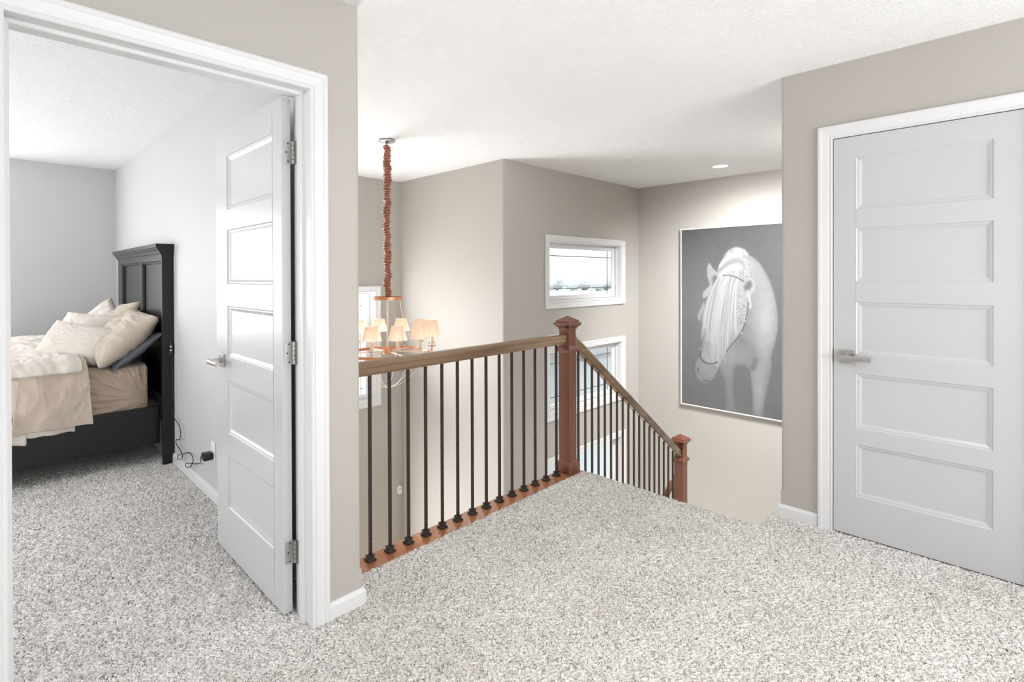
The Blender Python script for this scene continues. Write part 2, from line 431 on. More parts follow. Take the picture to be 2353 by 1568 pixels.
# ------------------------------------------------------------------ windows
def window(n, mp, a0, a1, b0, b1, label, muntins=(), deep=.10, casing=True, mm='muntin'):
    w = bpy.data.objects.new(f'window_{n}', None); COL.objects.link(w); w['kind'] = 'structure'; w['label'] = label
    if casing:
        bm = BM(); ring_frame(bm, mp, a0, a1, b0, b1, [(.004 + o, d + .002) for o, d in CASING]); obj('casing', bm, 'trim', w)
    bm = BM()   # jamb liner and stepped sash
    ring_frame(bm, mp, a0, a1, b0, b1, [(.004, .002), (0, .002), (0, -.062), (-.010, -.062), (-.010, -.072), (-.004, -.072), (-.004, -deep)])
    obj('jamb_liner', bm, 'trim', w)
    bm = BM()
    ring_frame(bm, mp, a0, a1, b0, b1, [(-.008, -.085), (-.014, -.078), (-.048, -.078), (-.056, -.088), (-.058, -deep), (-.01, -deep - .02), (-.008, -.085)])
    s = obj('sash', bm, 'trim', w)
    g0, g1, h0, h1 = a0 + .055, a1 - .055, b0 + .055, b1 - .055
    bm = BM(); quad(bm, mp(g0, h0, -deep), mp(g1, h0, -deep), mp(g1, h1, -deep), mp(g0, h1, -deep)); obj('glass_pane', bm, 'glass', w)
    if muntins:
        bm = BM()
        for kind, v in muntins:
            t = .0045
            if kind == 'h': c = [mp(g0, v - t, -deep + .004), mp(g1, v - t, -deep + .004), mp(g1, v + t, -deep + .004), mp(g0, v + t, -deep + .004)]
            else: c = [mp(v - t, h0, -deep + .004), mp(v + t, h0, -deep + .004), mp(v + t, h1, -deep + .004), mp(v - t, h1, -deep + .004)]
            q = [bm.verts.new(p) for p in c]; f = bm.faces.new(q)
            ex = bmesh.ops.extrude_face_region(bm, geom=[f]); dv = Vector(mp(0, 0, -.006)) - Vector(mp(0, 0, 0))
            for e in ex['geom']:
                if isinstance(e, bmesh.types.BMVert): e.co += dv
        obj('muntin_bars', bm, mm, w)
    return w
def mu(W): return (('h', W[3] - .134), ('h', W[2] + .127), ('v', W[1] - .140), ('v', W[0] + .085))
window(1, wallY(YC), *W1, 'small upper white window with dark muntin lines beside the picture wall', mu(W1))
window(2, wallY(YC), *W2, 'middle white window behind the newel post and stair handrail', mu(W2))
window(3, wallY(YC), *W3, 'lowest white window seen through the stair balusters')
window(4, wallY(YG), *WG, 'tall white foyer window behind the chandelier', (('h', 1.142 - .15), ('v', 2.925), ('v', 1.57), ('h', .08)), mm='trim')
window(5, wallY(YG), *WGL, 'added lower foyer window for fill light hidden behind the landing')
window(6, wallY(YK), *WBK, 'bedroom window left of the bed')
window(9, lambda a, b, d: (-3.3 + d, a, b), *WBL, 'added unseen wide bedroom window for fill light on the side wall')
window(7, lambda a, b, d: (a, -3.15 + d, b), *HB, 'added unseen hall window for fill light behind the viewer')
window(8, lambda a, b, d: (-2.6 + d, a, b), *HL, 'added unseen hall side window for light left of the viewer')

# ------------------------------------------------------------------ door casings, jambs, baseboards
def doorcase(n, mp, a0, a1, b1, label, depth=.13, stop=True, stopd=(-.045, -.085), other=True):
    t = bpy.data.objects.new(f'trim_{n}', None); COL.objects.link(t); t['kind'] = 'structure'; t['label'] = label
    bm = BM(); ring_frame(bm, mp, a0, a1, -.02, b1, [(-.001 + o, d) for o, d in CASING], True); obj('casing', bm, 'trim', t)
    bm = BM()
    p = [(.004, .001), (0, .001)]
    if stop: p += [(0, stopd[0]), (-.0095, stopd[0] - .004), (-.0115, stopd[0] - .008), (-.0115, stopd[1]), (0, stopd[1])]
    p += [(0, -depth - .001), (.02, -depth - .001)]
    ring_frame(bm, mp, a0, a1, -.02, b1, p, True); obj('jamb', bm, 'trim', t)
    if other:
        bm = BM(); ring_frame(bm, lambda a, b, d: mp(a, b, -depth - d - .012), a0, a1, -.02, b1, [(.006 + o, d) for o, d in CASING], True); obj('casing', bm, 'trim', t)
    return t
doorcase(1, wallY(YB), DX0, DX1 - .004, DZ - .004, 'white door casing around the open bedroom doorway')
doorcase(2, wallX(XA), CY0, CY1 - .004, CZ1 - .004, 'white door casing around the closed closet door', depth=.12, stopd=(-.044, -.075), other=False)
BBP = [(0, 0), (.0135, 0), (.0135, .052), (.011, .060), (.008, .0655), (.003, .0675), (0, .0675)]
def baseboard(name, pts, m='trim', z=-.006):
    """pts: polyline in plan, board thickness to its right-hand side"""
    bm = BM(); rows = []
    P = [Vector((x, y)) for x, y in pts]
    for i, p in enumerate(P):
        ds = []
        if i: ds.append((P[i] - P[i - 1]).normalized())
        if i < len(P) - 1: ds.append((P[i + 1] - P[i]).normalized())
        ns = [Vector((d.y, -d.x)) for d in ds]
        nrm = ns[0] if len(ns) == 1 else (ns[0] + ns[1]) / (1 + ns[0].dot(ns[1]))
        rows.append([bm.verts.new((p.x + nrm.x * t, p.y + nrm.y * t, z + h)) for t, h in BBP])
    for a, b in zip(rows, rows[1:]):
        for k in range(len(BBP) - 1): bm.faces.new((a[k], a[k + 1], b[k + 1], b[k]))
    bm.faces.new(rows[0]); bm.faces.new(rows[-1][::-1])
    return struct(name, bm, m)
baseboard('baseboard_left', [(.929, YB), (XB, YB), (XB, YB + .175)])
baseboard('baseboard_left', [(-2.6, YB), (DX0 - .066, YB)])
baseboard('baseboard_right', [(XA, CY1 + .064), (XA, YCW), (XA + .03, YCW)][::-1])
baseboard('baseboard_right', [(XA, -3.15), (XA, CY0 - .066)][::-1])
baseboard('baseboard_bedroom', [(XL - .012, YB + .15), (XL - .012, YK)][::-1], z=.0)
baseboard('baseboard_bedroom', [(XL - .012, YK), (-3.3, YK)][::-1])
baseboard('baseboard_stair', [(STEPX + 1.7, YCW), (XD, YCW), (XD, YC), (4.6, YC)][::-1], z=-1.455)

# ------------------------------------------------------------------ panel doors
def panel_door(name, mp, a0, a1, b0, b1, pa0, pa1, pans, thick, parent):
    bm = BM()
    PR = [(0, 0), (-.004, -.0045), (-.010, -.0045), (-.013, -.006), (-.020, -.0095), (-.024, -.0105)]
    def side(f):
        def rect(x0, x1, z0, z1): quad(bm, f(x0, z0, 0), f(x1, z0, 0), f(x1, z1, 0), f(x0, z1, 0))
        rect(a0, pa0, b0, b1); rect(pa1, a1, b0, b1)
        zz = b0
        for z0, z1 in sorted(pans):
            rect(pa0, pa1, zz, z0); zz = z1
            rows = ring_frame(bm, f, pa0, pa1, z0, z1, PR)
            bm.faces.new(rows[-1])
        rect(pa0, pa1, zz, b1)
    side(mp)
    side(lambda a, b, d: mp(a, b, -thick - d))
    for (p, q, r, s) in (((a0, b0), (a1, b0), 0, 0), ((a0, b1), (a1, b1), 0, 0), ((a0, b0), (a0, b1), 0, 0), ((a1, b0), (a1, b1), 0, 0)):
        quad(bm, mp(*p, 0), mp(*q, 0), mp(*q, -thick), mp(*p, -thick))
    bmesh.ops.remove_doubles(bm, verts=bm.verts, dist=.00005)
    return obj(name, bm, 'door', parent, bevel=.0015)
# closed closet door
dr = bpy.data.objects.new('door_2', None); COL.objects.link(dr); dr['kind'] = 'structure'; dr['label'] = 'closed white five panel closet door with nickel lever'
P2 = [(1.646, 1.904), (1.284, 1.551), (.918, 1.181), (.549, .823), (.205, .466)]
panel_door('door_leaf', wallX(XA - .001), CY0 + .008, .7055, .004, 2.0115, .1005, .6055, P2, .035, dr)
h = bpy.data.objects.new('lever_handle', None); COL.objects.link(h); h.parent = dr
bm = BM(); box(bm, XA - .010, XA - .001, .613, .680, .872, .936); obj('rosette', bm, 'nickel', h, bevel=.002)
bm = BM(); cyl(bm, (XA - .009, .648, .9045), (XA - .046, .648, .9045), .0105, 20)
cyl(bm, (XA - .009, .648, .9045), (XA - .014, .648, .9045), .016, 20)
obj('neck', bm, 'nickel', h, smooth=False)
def lever_bar(bm, mp, L):   # half-round flat bar
    prof = [(-.0, .013), (.006, .012), (.0105, .008), (.012, 0), (.0105, -.008), (.006, -.012), (0, -.013), (-.004, -.013), (-.004, .013)]
    rows = [[bm.verts.new(mp(t, a, b)) for a, b in prof] for t in (0, L)]
    n = len(prof)
    for k in range(n): bm.faces.new((rows[0][k], rows[0][(k + 1) % n], rows[1][(k + 1) % n], rows[1][k]))
    bm.faces.new(rows[0]); bm.faces.new(rows[1][::-1])
bm = BM(); lever_bar(bm, lambda t, a, b: (XA - .045 - a, .669 - t, .901 + b), .131); obj('lever', bm, 'nickel', h)
bm = BM(); box(bm, XA - .0085, XA + .002, .7065, .7125, .868, .936); obj('strike_plate', bm, 'nickel', dr)
# open bedroom door
dr = bpy.data.objects.new('door_1', None); COL.objects.link(dr); dr['kind'] = 'structure'; dr['label'] = 'open white five panel bedroom door swung into the room'
P1 = [(1.634, 1.886), (1.283, 1.537), (.936, 1.180), (.578, .828), (.228, .481)]
DXF, DY0, DY1 = .815, 2.047, 2.846
leaf = panel_door('door_leaf', wallX(DXF), DY0, DY1, .006, 2.010, 2.137, 2.683, P1, .035, dr)
h = bpy.data.objects.new('lever_handle', None); COL.objects.link(h); h.parent = dr
HY, HZ = 2.752, .915
bm = BM(); box(bm, DXF - .010, DXF, HY - .032, HY + .032, HZ - .030, HZ + .034); obj('rosette', bm, 'nickel', h, bevel=.002)
bm = BM(); cyl(bm, (DXF - .009, HY, HZ + .003), (DXF - .058, HY, HZ + .003), .0095, 20); cyl(bm, (DXF - .009, HY, HZ + .003), (DXF - .016, HY, HZ + .003), .014, 20); obj('neck', bm, 'nickel', h)
bm = BM(); lever_bar(bm, lambda t, a, b: (DXF - .056 - a, HY + .018 - t, HZ + .001 + b), .128); obj('lever', bm, 'nickel', h)
for zc in (1.800, 1.018, .240):
    hg = bpy.data.objects.new('hinge', None); COL.objects.link(hg); hg.parent = dr
    bm = BM(); hh = .0445
    pts = [(.8645, -hh), (.8645, hh)] 
    # leaf on the door edge (faces -Y) with rounded corners
    x0, x1, r = .822, .8545, .010
    out = [(x1, zc - hh), (x1, zc + hh)] + arc_corner(x0 + r, zc + hh - r, r, 90, 180, 4) + arc_corner(x0 + r, zc - hh + r, r, 180, 270, 4)
    prism(bm, out, DY0 - .0022, DY0 + .0005, 'xz')
    obj('hinge_leaf', bm, 'nickel', hg)
    bm = BM(); box(bm, .8618, .8642, YB + .094, DY0 - .004, zc - hh, zc + hh); obj('hinge_leaf', bm, 'nickel', hg)
    bm = BM()
    for k in range(5):
        a = zc - hh + k * 2 * hh / 5; cyl(bm, (.8585, DY0 - .006, a + .0008), (.8585, DY0 - .006, a + 2 * hh / 5 - .0008), .0062, 14)
    obj('hinge_knuckle', bm, 'nickel', hg)
    bm = BM()
    for dz, xx in ((.035, .840), (0, .833), (-.035, .840)): cyl(bm, (xx, DY0 - .0029, zc + dz), (xx, DY0 - .0015, zc + dz), .0032, 10)
    obj('screw', bm, 'dark', hg)

# ------------------------------------------------------------------ railings
NEWEL = [(-.012, .059), (.044, .059), (.047, .057), (.052, .054), (.058, .0535), (.062, .049), (.067, .046), (.070, .0425), (.800, .0425), (.803, .046), (.806, .049), (.811, .0555), (.818, .058), (.825, .058), (.830, .0545), (.836, .049), (.841, .047), (.844, .0405), (.955, .0405), (.958, .045), (.967, .047), (.972, .053), (.980, .060), (.984, .066), (.988, .0685), (.997, .0685), (1.001, .066), (1.003, .057), (1.014, .057), (1.046, .001)]
def railY(x): return 2.180 + .028 * (x - 1.268)
NX, NY = 2.785, 2.214
rot = math.atan(.028)
lr = thing('landing_railing', (NX, NY, -.012), 'landing railing with brown handrail, fourteen dark iron balusters and tall cherry newel post', 'railing')
def child(name, bm, m, parent, **kw):
    o = obj(name, bm, m, parent, **kw); o.matrix_parent_inverse = Matrix.Translation(parent.location).inverted() if parent.parent is None else Matrix()
    return o
bm = BM(); square_lathe(bm, NEWEL[:25], NX, NY, rot); nw = child('newel_post', bm, 'cherry', lr, bevel=.0012)
bm = BM(); square_lathe(bm, NEWEL[20:], NX, NY, rot); obj('newel_cap', bm, 'cherry', nw, bevel=.0012)
def rail_section(t=1.):
    # (across, up) outline of the handrail
    h = [(0, .062), (.012, .0615), (.020, .058), (.027, .051), (.0295, .043), (.029, .036), (.0255, .031), (.0255, .026), (.0275, .022), (.0275, .008), (.024, .003), (.019, .002), (.019, -.004)]
    return [(a, b) for a, b in h] + [(-a, b) for a, b in h[::-1][:-1]]
def sweep_rail(bm, p0, p1, vertical_ends=True):
    p0, p1 = Vector(p0), Vector(p1); d = (p1 - p0).normalized(); side = Vector((0, 0, 1)).cross(d).normalized(); up = d.cross(side)
    if vertical_ends: up = Vector((0, 0, 1)) / max(.3, up.z)
    rows = [[bm.verts.new(p + side * a + up * b) for a, b in rail_section()] for p in (p0, p1)]
    n = len(rows[0])
    for k in range(n): bm.faces.new((rows[0][k], rows[0][(k + 1) % n], rows[1][(k + 1) % n], rows[1][k]))
    bm.faces.new(rows[0]); bm.faces.new(rows[1][::-1])
RZ = .862
bm = BM(); sweep_rail(bm, (XB, railY(XB), RZ), (NX - .040, railY(NX - .04) - .004, RZ + .003)); child('handrail', bm, 'rail', lr)
bm = BM()   # wooden base plate under the balusters, nosing rounded towards the foyer
pf = [(2.09, -.034), (2.222, -.034), (2.232, -.030), (2.236, -.022), (2.232, -.014), (2.224, -.0105), (2.09, -.0105)]
a = [bm.verts.new((XB, y, z)) for y, z in pf]; b = [bm.verts.new((2.862, y + .045 if y > 2.1 else y, z)) for y, z in pf]
for k in range(len(pf)): bm.faces.new((a[k], a[(k + 1) % len(pf)], b[(k + 1) % len(pf)], b[k]))
bm.faces.new(a); bm.faces.new(b[::-1]); child('base_plate', bm, 'platewood', lr)
SHOE = [(0, .0205), (.009, .0205), (.0115, .018), (.014, .014), (.021, .0125), (.023, .0155), (.026, .0165), (.029, .0155), (.030, .0085)]
def baluster(x, y, z0, z1, parent, rt, shoe=True, kids=True):
    bm = BM(); prof = []; z = z0
    k = 0
    while z < z1:
        prof.append((z, .0068 if k % 2 else .0058)); z += .0062; k += 1
    prof.append((z1, .0064)); square_lathe(bm, prof, x, y, rt)
    o = child('baluster', bm, 'iron', parent)
    if shoe:
        bm = BM(); square_lathe(bm, [(z0 + a, h) for a, h in SHOE], x, y, rt); obj('baluster_shoe', bm, 'iron', o, bevel=.0008)
    return o
for i in range(14):
    x = 1.268 + .1079 * i
    baluster(x, railY(x), -.0105, RZ + .004, lr, rot)
# stair railing
SLOPE = .754; TR = .24; RS = TR * SLOPE
LX, LYY = 4.408, 2.213; LDZ = -1.156
sr = thing('stair_railing', (LX, LYY, -1.448), 'descending stair railing with brown handrail, dark iron balusters and short cherry newel', 'railing')
bm = BM(); pr_ = [(-.60, .0425)] + [(z + LDZ, h) for z, h in NEWEL[9:25]]; pr_[0] = (-1.448, .0425); pr_[1] = (.79 + LDZ, .0425)
square_lathe(bm, pr_, LX, LYY); nw = child('newel_post', bm, 'cherry', sr, bevel=.0012)
bm = BM(); square_lathe(bm, [(z + LDZ, h) for z, h in NEWEL[20:]], LX, LYY); obj('newel_cap', bm, 'cherry', nw, bevel=.0012)
def srz(x): return .8105 - SLOPE * (x - 2.883) 
bm = BM(); sweep_rail(bm, (NX + .040, LYY, srz(NX + .04)), (LX - .041, LYY, srz(LX - .041))); child('handrail', bm, 'rail', sr)
for i in range(18):
    x = 2.902 + .0799 * i
    k = max(0, math.floor((x - STEPX) / TR) + 1)
    baluster(x, LYY, -RS * k, srz(x) + .006, sr, 0, shoe=True)
# second flight railing, seen between the balusters of the first
s2 = thing('lower_stair_railing', (4.755, 2.40, -1.448), 'short end of a cherry handrail turning down the lower flight behind the small newel', 'railing')
bm = BM()
def hr(bm, pts):
    rows = []
    for i, p in enumerate(pts):
        rows.append([bm.verts.new((p[0], p[1] + a * .9, p[2] + b)) for a, b in rail_section()])
    n = len(rows[0])
    for r0, r1 in zip(rows, rows[1:]):
        for k in range(n): bm.faces.new((r0[k], r0[(k + 1) % n], r1[(k + 1) % n], r1[k]))
    bm.faces.new(rows[0]); bm.faces.new(rows[-1][::-1])
hr(bm, [(4.72, 2.40, -.705), (4.60, 2.40, -.700), (4.56, 2.40, -.712), (4.50, 2.40, -.760), (3.10, 2.40, -.760 - 1.40 * SLOPE)])
child('handrail', bm, 'cherry', s2)
bm = BM(); square_lathe(bm, [(-1.448, .0425), (-.66, .0425), (-.655, .05), (-.64, .055), (-.625, .05), (-.60, .001)], 4.755, 2.40); child('newel_post', bm, 'cherry', s2)
bm = BM()
for i in range(8):
    pass
bm.free()
# stairs
def steps(name, x0, sgn, n, y0, y1, ztop, label):
    pts = []
    for k in range(n):
        xx = x0 + sgn * TR * k; zz = ztop - RS * (k + 1)
        pts += [(xx, zz + RS - .01 if k else zz + RS - .02), (xx - sgn * .0, zz)]
    xe = x0 + sgn * TR * n
    pts += [(xe, ztop - RS * n), (xe, ztop - RS * n - .22), (x0, ztop - RS - .22)]
    bm = BM(); prism(bm, pts, y0, y1, 'xz')
    return struct(name, bm, 'carpet', bevel=.012, label=label)
steps('floor', STEPX, 1, 7, YCW, 2.24, 0, 'carpeted stair flight going down from the landing')
bm = BM(); box(bm, STEPX + 7 * TR, XD, YCW, YC, -1.448 - .2, -1.448); struct('floor', bm, 'carpet')
steps('floor', STEPX + 7 * TR, -1, 7, 2.33, YC, -1.448, 'carpeted lower stair flight')

# ------------------------------------------------------------------ chandelier
CX, CY = 2.262, 3.610
ch = thing('chandelier', (CX, CY, CEIL), 'copper ring chandelier with pleated shades hanging from rust fabric covered chain', 'chandelier')
def chp(name, bm, m, par=ch, **kw):
    o = obj(name, bm, m, par, **kw)
    if par is ch: pass
    return o
# everything below is modelled around the chandelier axis with z relative to the ceiling
Z = lambda z: z - CEIL
bm = BM(); lathe(bm, [(0, .058), (-.008, .064), (-.014, .062), (-.022, .035), (-.026, .012), (-.036, .010), (-.050, .006)], 40); chp('canopy', bm, 'silver', smooth=True)
def sleeve(u, v):
    z = 2.352 + (1.150 - 2.352) * v; a = 2 * math.pi * u
    f = nz(v * 46, math.cos(a) * .9, math.sin(a) * .9)
    g = nz(v * 120, math.cos(a) * 1.6 + 5, math.sin(a) * 1.6)
    ph = v * math.pi * 56 + 1.5 * nz(math.cos(a) * 1.0, math.sin(a) * 1.0, v * 16) + .7 * nz(math.cos(a) * 3, math.sin(a) * 3, v * 30)
    r = .0135 + .0220 * abs(math.sin(ph)) ** .8 * (.75 + .9 * nz(v * 34, 3.3, math.cos(a) * .5)) + .007 * f + .005 * g
    if v < .12: r = r * .75 + .006
    r = max(.009, r)
    ox = .004 * math.sin(v * 9); oy = .004 * math.cos(v * 7)
    return (ox + r * math.cos(a), oy + r * math.sin(a), Z(z) + .005 * nz(math.cos(a) + 3, math.sin(a), v * 60))
bm = grid_mesh(41, 620, sleeve); bmesh.ops.remove_doubles(bm, verts=bm.verts, dist=.00002); chp('chain_sleeve', bm, 'silk', smooth=False)
bm = BM(); lathe(bm, [(Z(1.131), .105), (Z(1.131), .115), (Z(1.155), .115), (Z(1.155), .109), (Z(1.138), .108), (Z(1.137), .010)], 48, cap=False)
lathe(bm, [(Z(1.131), .105), (Z(1.1305), .008)], 48, cap=False)
chp('top_plate', bm, 'copper')
bm = BM(); cyl(bm, (0, 0, Z(1.136)), (0, 0, Z(.72)), .0065, 14); chp('centre_rod', bm, 'copperl', smooth=False)
bm = BM(); lathe(bm, [(Z(.695), .012), (Z(.700), .035), (Z(.712), .040), (Z(.732), .040), (Z(.742), .032), (Z(.750), .012)], 28); chp('hub', bm, 'copper')
bm = BM(); RR = .318
lathe(bm, [(Z(.698), RR - .004), (Z(.698), RR + .004), (Z(.722), RR + .004), (Z(.722), RR - .004), (Z(.698), RR - .004)], 96, cap=False); chp('ring', bm, 'copper')
PH0 = math.atan2(-CY, -CX) + R(11.5)       # first shade: nearest the landing
for k in range(6):
    a = PH0 + R(15 + 60 * k); bm = BM()
    cyl(bm, (.035 * math.cos(a), .035 * math.sin(a), Z(.722)), (RR * math.cos(a), RR * math.sin(a), Z(.711)), .0055, 10); chp('spoke', bm, 'copperl')
for k in range(4):
    a = PH0 + R(52 + 90 * k); bm = BM()
    pts = [(.105 * math.cos(a), .105 * math.sin(a), Z(1.133)), (.125 * math.cos(a), .125 * math.sin(a), Z(1.02)), (.165 * math.cos(a), .165 * math.sin(a), Z(.89)), (.225 * math.cos(a), .225 * math.sin(a), Z(.785)), (RR * math.cos(a), RR * math.sin(a), Z(.72))]
    tube(bm, catmull(pts, 5), .0022, 6); chp('suspension_wire', bm, 'copperl')
for k in range(4):
    a = PH0 + R(20 + 45 * k); bm = BM(); pts = []
    for s in range(25):
        t = -1 + s / 12; pts.append((RR * math.cos(a) * t, RR * math.sin(a) * t, Z(.700 - .262 * (1 - abs(t) ** 2.0))))
    tube(bm, pts, .0019, 6); chp('draped_wire', bm, 'wire')
def shade_mesh():
    def f(u, v):
        a = 2 * math.pi * u; r = (.041 + (.066 - .041) * v) * (1 + .075 * math.cos(20 * a))
        return (r * math.cos(a), r * math.sin(a), .104 * (1 - v))
    bm = grid_mesh(161, 6, f); bmesh.ops.remove_doubles(bm, verts=bm.verts, dist=.00002)
    return bm
RS2 = .358
proto_arm = None
for k in range(12):
    a = PH0 + R(30 * k); ca, sa = math.cos(a), math.sin(a)
    if proto_arm is None:
        arm = bpy.data.objects.new('candle_arm', None); COL.objects.link(arm)
        bm = BM(); tube(bm, catmull([(-.040, 0, Z(.708)), (-.022, 0, Z(.700)), (-.006, 0, Z(.706)), (0, 0, Z(.728)), (0, 0, Z(.765))], 6), .0042, 8); me_arm = obj('arm_tube', bm, 'copper', arm)
        bm = BM(); lathe(bm, [(Z(.764), .006), (Z(.763), .020), (Z(.768), .034), (Z(.771), .034), (Z(.767), .018), (Z(.768), .006)], 28); dsh = obj('drip_dish', bm, 'glassdish', arm, smooth=True)
        bm = BM(); lathe(bm, [(Z(.766), .0115), (Z(.850), .0115), (Z(.852), .006)], 18); cs = obj('candle_sleeve', bm, 'candle', arm)
        bm = BM(); lathe(bm, [(Z(.852), .006), (Z(.866), .011), (Z(.884), .0125), (Z(.900), .007), (Z(.910), .002)], 12); bl = obj('bulb', bm, 'bulb', arm, smooth=True)
        bm = shade_mesh()
        for v in bm.verts: v.co.z += Z(.848)
        sh = obj('lamp_shade', bm, 'shade', arm, smooth=True, recalc=False)
        proto_arm = arm; kids = [me_arm, dsh, cs, bl, sh]
    else:
        arm = proto_arm.copy(); COL.objects.link(arm)
        for c in kids:
            d = c.copy(); COL.objects.link(d); d.parent = arm
    arm.parent = ch
    arm.location = (RS2 * ca, RS2 * sa, 0); arm.rotation_euler = (0, 0, a)

# ------------------------------------------------------------------ recessed ceiling light
rl = thing('recessed_light', (5.136, 2.157, CEIL), 'round lit recessed downlight in the white ceiling above the stair', 'light')
bm = BM(); lathe(bm, [(-.001, .070), (-.004, .074), (-.005, .088), (-.001, .093)], 48, cap=False); obj('trim_ring', bm, 'plate', rl, smooth=True)
bm = BM(); lathe(bm, [(-.002, .001), (-.002, .072)], 48, cap=False); obj('lamp_lens', bm, 'lens', rl)
rl2 = thing('recessed_light', (.9, .2, CEIL), 'added round fill downlight in the hall ceiling, out of view', 'light')  # added unseen fixture that carries hall fill light
bm = BM(); lathe(bm, [(-.001, .070), (-.004, .074), (-.005, .088), (-.001, .093)], 48, cap=False); obj('trim_ring', bm, 'plate', rl2, smooth=True)
bm = BM(); lathe(bm, [(-.002, .001), (-.002, .072)], 48, cap=False); obj('lamp_lens', bm, 'lens', rl2)

STAIR_FILL = ((3.85, 1.085), (4.28, 1.12))  # added unseen lamps that brighten the picture wall
for i, (lx, ly) in enumerate(STAIR_FILL):
    r3 = rl.copy(); COL.objects.link(r3); r3.location = (lx, ly, CEIL)
    for c in list(rl.children):
        d = c.copy(); COL.objects.link(d); d.parent = r3
    tag(r3, ('first', 'second')[i] + ' added recessed fill lamp hidden behind the closet wall corner', 'light')
# ------------------------------------------------------------------ small wall sensor in the foyer
sn = thing('wall_chime', (3.343, YG, -1.124), 'small white rounded wall chime low on the foyer front wall', 'chime')
bm = BM(); prism(bm, [(x, z) for x, z in arc_corner(0, .020, .030, 0, 180, 10) + arc_corner(0, -.020, .030, 180, 360, 10)], -.028, 0, 'xz'); obj('cover', bm, 'plate', sn, bevel=.006)
bm = BM(); box(bm, -.028, .028, -.0295, -.027, .012, .016); obj('seam', bm, 'silver', sn)

# ------------------------------------------------------------------ horse picture
POLY = __import__('json').loads('''{"body":[[2.223,1.616],[2.125,1.586],[2.088,1.531],[2.022,1.492],[1.964,1.43],[1.908,1.332],[1.866,1.228],[1.831,1.111],[1.81,0.993],[1.796,0.876],[1.796,0.773],[1.817,0.669],[1.845,0.548],[1.866,0.487],[1.859,0.399],[1.873,0.278],[1.901,0.14],[1.929,0.001],[1.944,-0.159],[2.052,-0.156],[2.049,-0.019],[2.055,0.117],[2.067,0.252],[2.079,0.327],[2.126,0.364],[2.217,0.349],[2.24,0.323],[2.255,0.196],[2.251,0.072],[2.24,-0.035],[2.214,-0.163],[2.334,-0.161],[2.326,-0.049],[2.333,0.075],[2.349,0.184],[2.397,0.272],[2.408,0.382],[2.341,0.626],[2.309,1.099],[2.309,1.569]],"head":[[2.396,1.303],[2.485,1.143],[2.542,1.045],[2.581,0.947],[2.598,0.832],[2.593,0.719],[2.584,0.606],[2.598,0.475],[2.622,0.391],[2.664,0.329],[2.674,0.254],[2.656,0.174],[2.61,0.124],[2.552,0.112],[2.494,0.156],[2.45,0.218],[2.409,0.302],[2.373,0.386],[2.309,0.503],[2.247,0.587],[2.186,0.685],[2.141,0.765],[2.118,0.859],[2.103,0.967],[2.096,1.043],[2.111,1.165],[2.14,1.257],[2.201,1.365],[2.309,1.381]],"muzzle":[[2.622,0.391],[2.664,0.329],[2.674,0.254],[2.656,0.174],[2.61,0.124],[2.552,0.112],[2.494,0.156],[2.45,0.218],[2.421,0.309],[2.469,0.327],[2.551,0.334]],"mane":[[2.428,1.351],[2.388,1.446],[2.332,1.555],[2.27,1.607],[2.208,1.619],[2.133,1.594],[2.088,1.534],[2.155,1.518],[2.178,1.442],[2.193,1.334],[2.201,1.287],[2.309,1.303],[2.388,1.303]],"forelock":[[2.388,1.303],[2.201,1.318],[2.193,1.257],[2.224,1.07],[2.247,0.852],[2.278,0.678],[2.309,0.534],[2.357,0.419],[2.389,0.464],[2.421,0.333],[2.437,0.323],[2.469,0.519],[2.518,0.611],[2.576,0.769],[2.592,0.898],[2.551,1.029],[2.468,1.159]],"ear1":[[2.53,1.44],[2.509,1.454],[2.468,1.391],[2.42,1.343],[2.359,1.291],[2.388,1.224],[2.444,1.176],[2.485,1.156],[2.509,1.223],[2.534,1.303],[2.539,1.384]],"ear1in":[[2.485,1.287],[2.452,1.327],[2.388,1.272],[2.42,1.208],[2.468,1.183]],"ear2":[[2.151,1.214],[2.111,1.272],[2.066,1.294],[2.034,1.265],[2.022,1.212],[2.028,1.151],[2.063,1.108],[2.072,1.036],[2.096,1.074],[2.144,1.1],[2.162,1.164]],"ear2in":[[2.14,1.195],[2.103,1.249],[2.063,1.265],[2.049,1.212],[2.074,1.166],[2.118,1.134]],"leg2shade":[[2.079,0.327],[2.008,0.472],[1.994,0.413],[2.03,0.318]],"chest":[[2.232,0.542],[2.067,0.603],[2.023,0.501],[2.096,0.371],[2.232,0.347]]}''')
LINES = __import__('json').loads('''{"brow":[[2.356,1.316],[2.262,1.311],[2.186,1.28],[2.14,1.249]],"cheek":[[2.088,1.028],[2.103,0.921],[2.126,0.812],[2.156,0.726],[2.201,0.653],[2.263,0.57],[2.325,0.486]],"nose":[[2.618,0.44],[2.61,0.384],[2.56,0.341],[2.486,0.333],[2.421,0.362]]}''')
QY0, QY1, QZ0, QZ1 = 1.36, 2.838, -.158, 1.838
pic = thing('framed_picture', (XD, (QY0 + QY1) / 2, QZ0), 'large framed monochrome photograph of a white horse on the stair wall', 'picture')
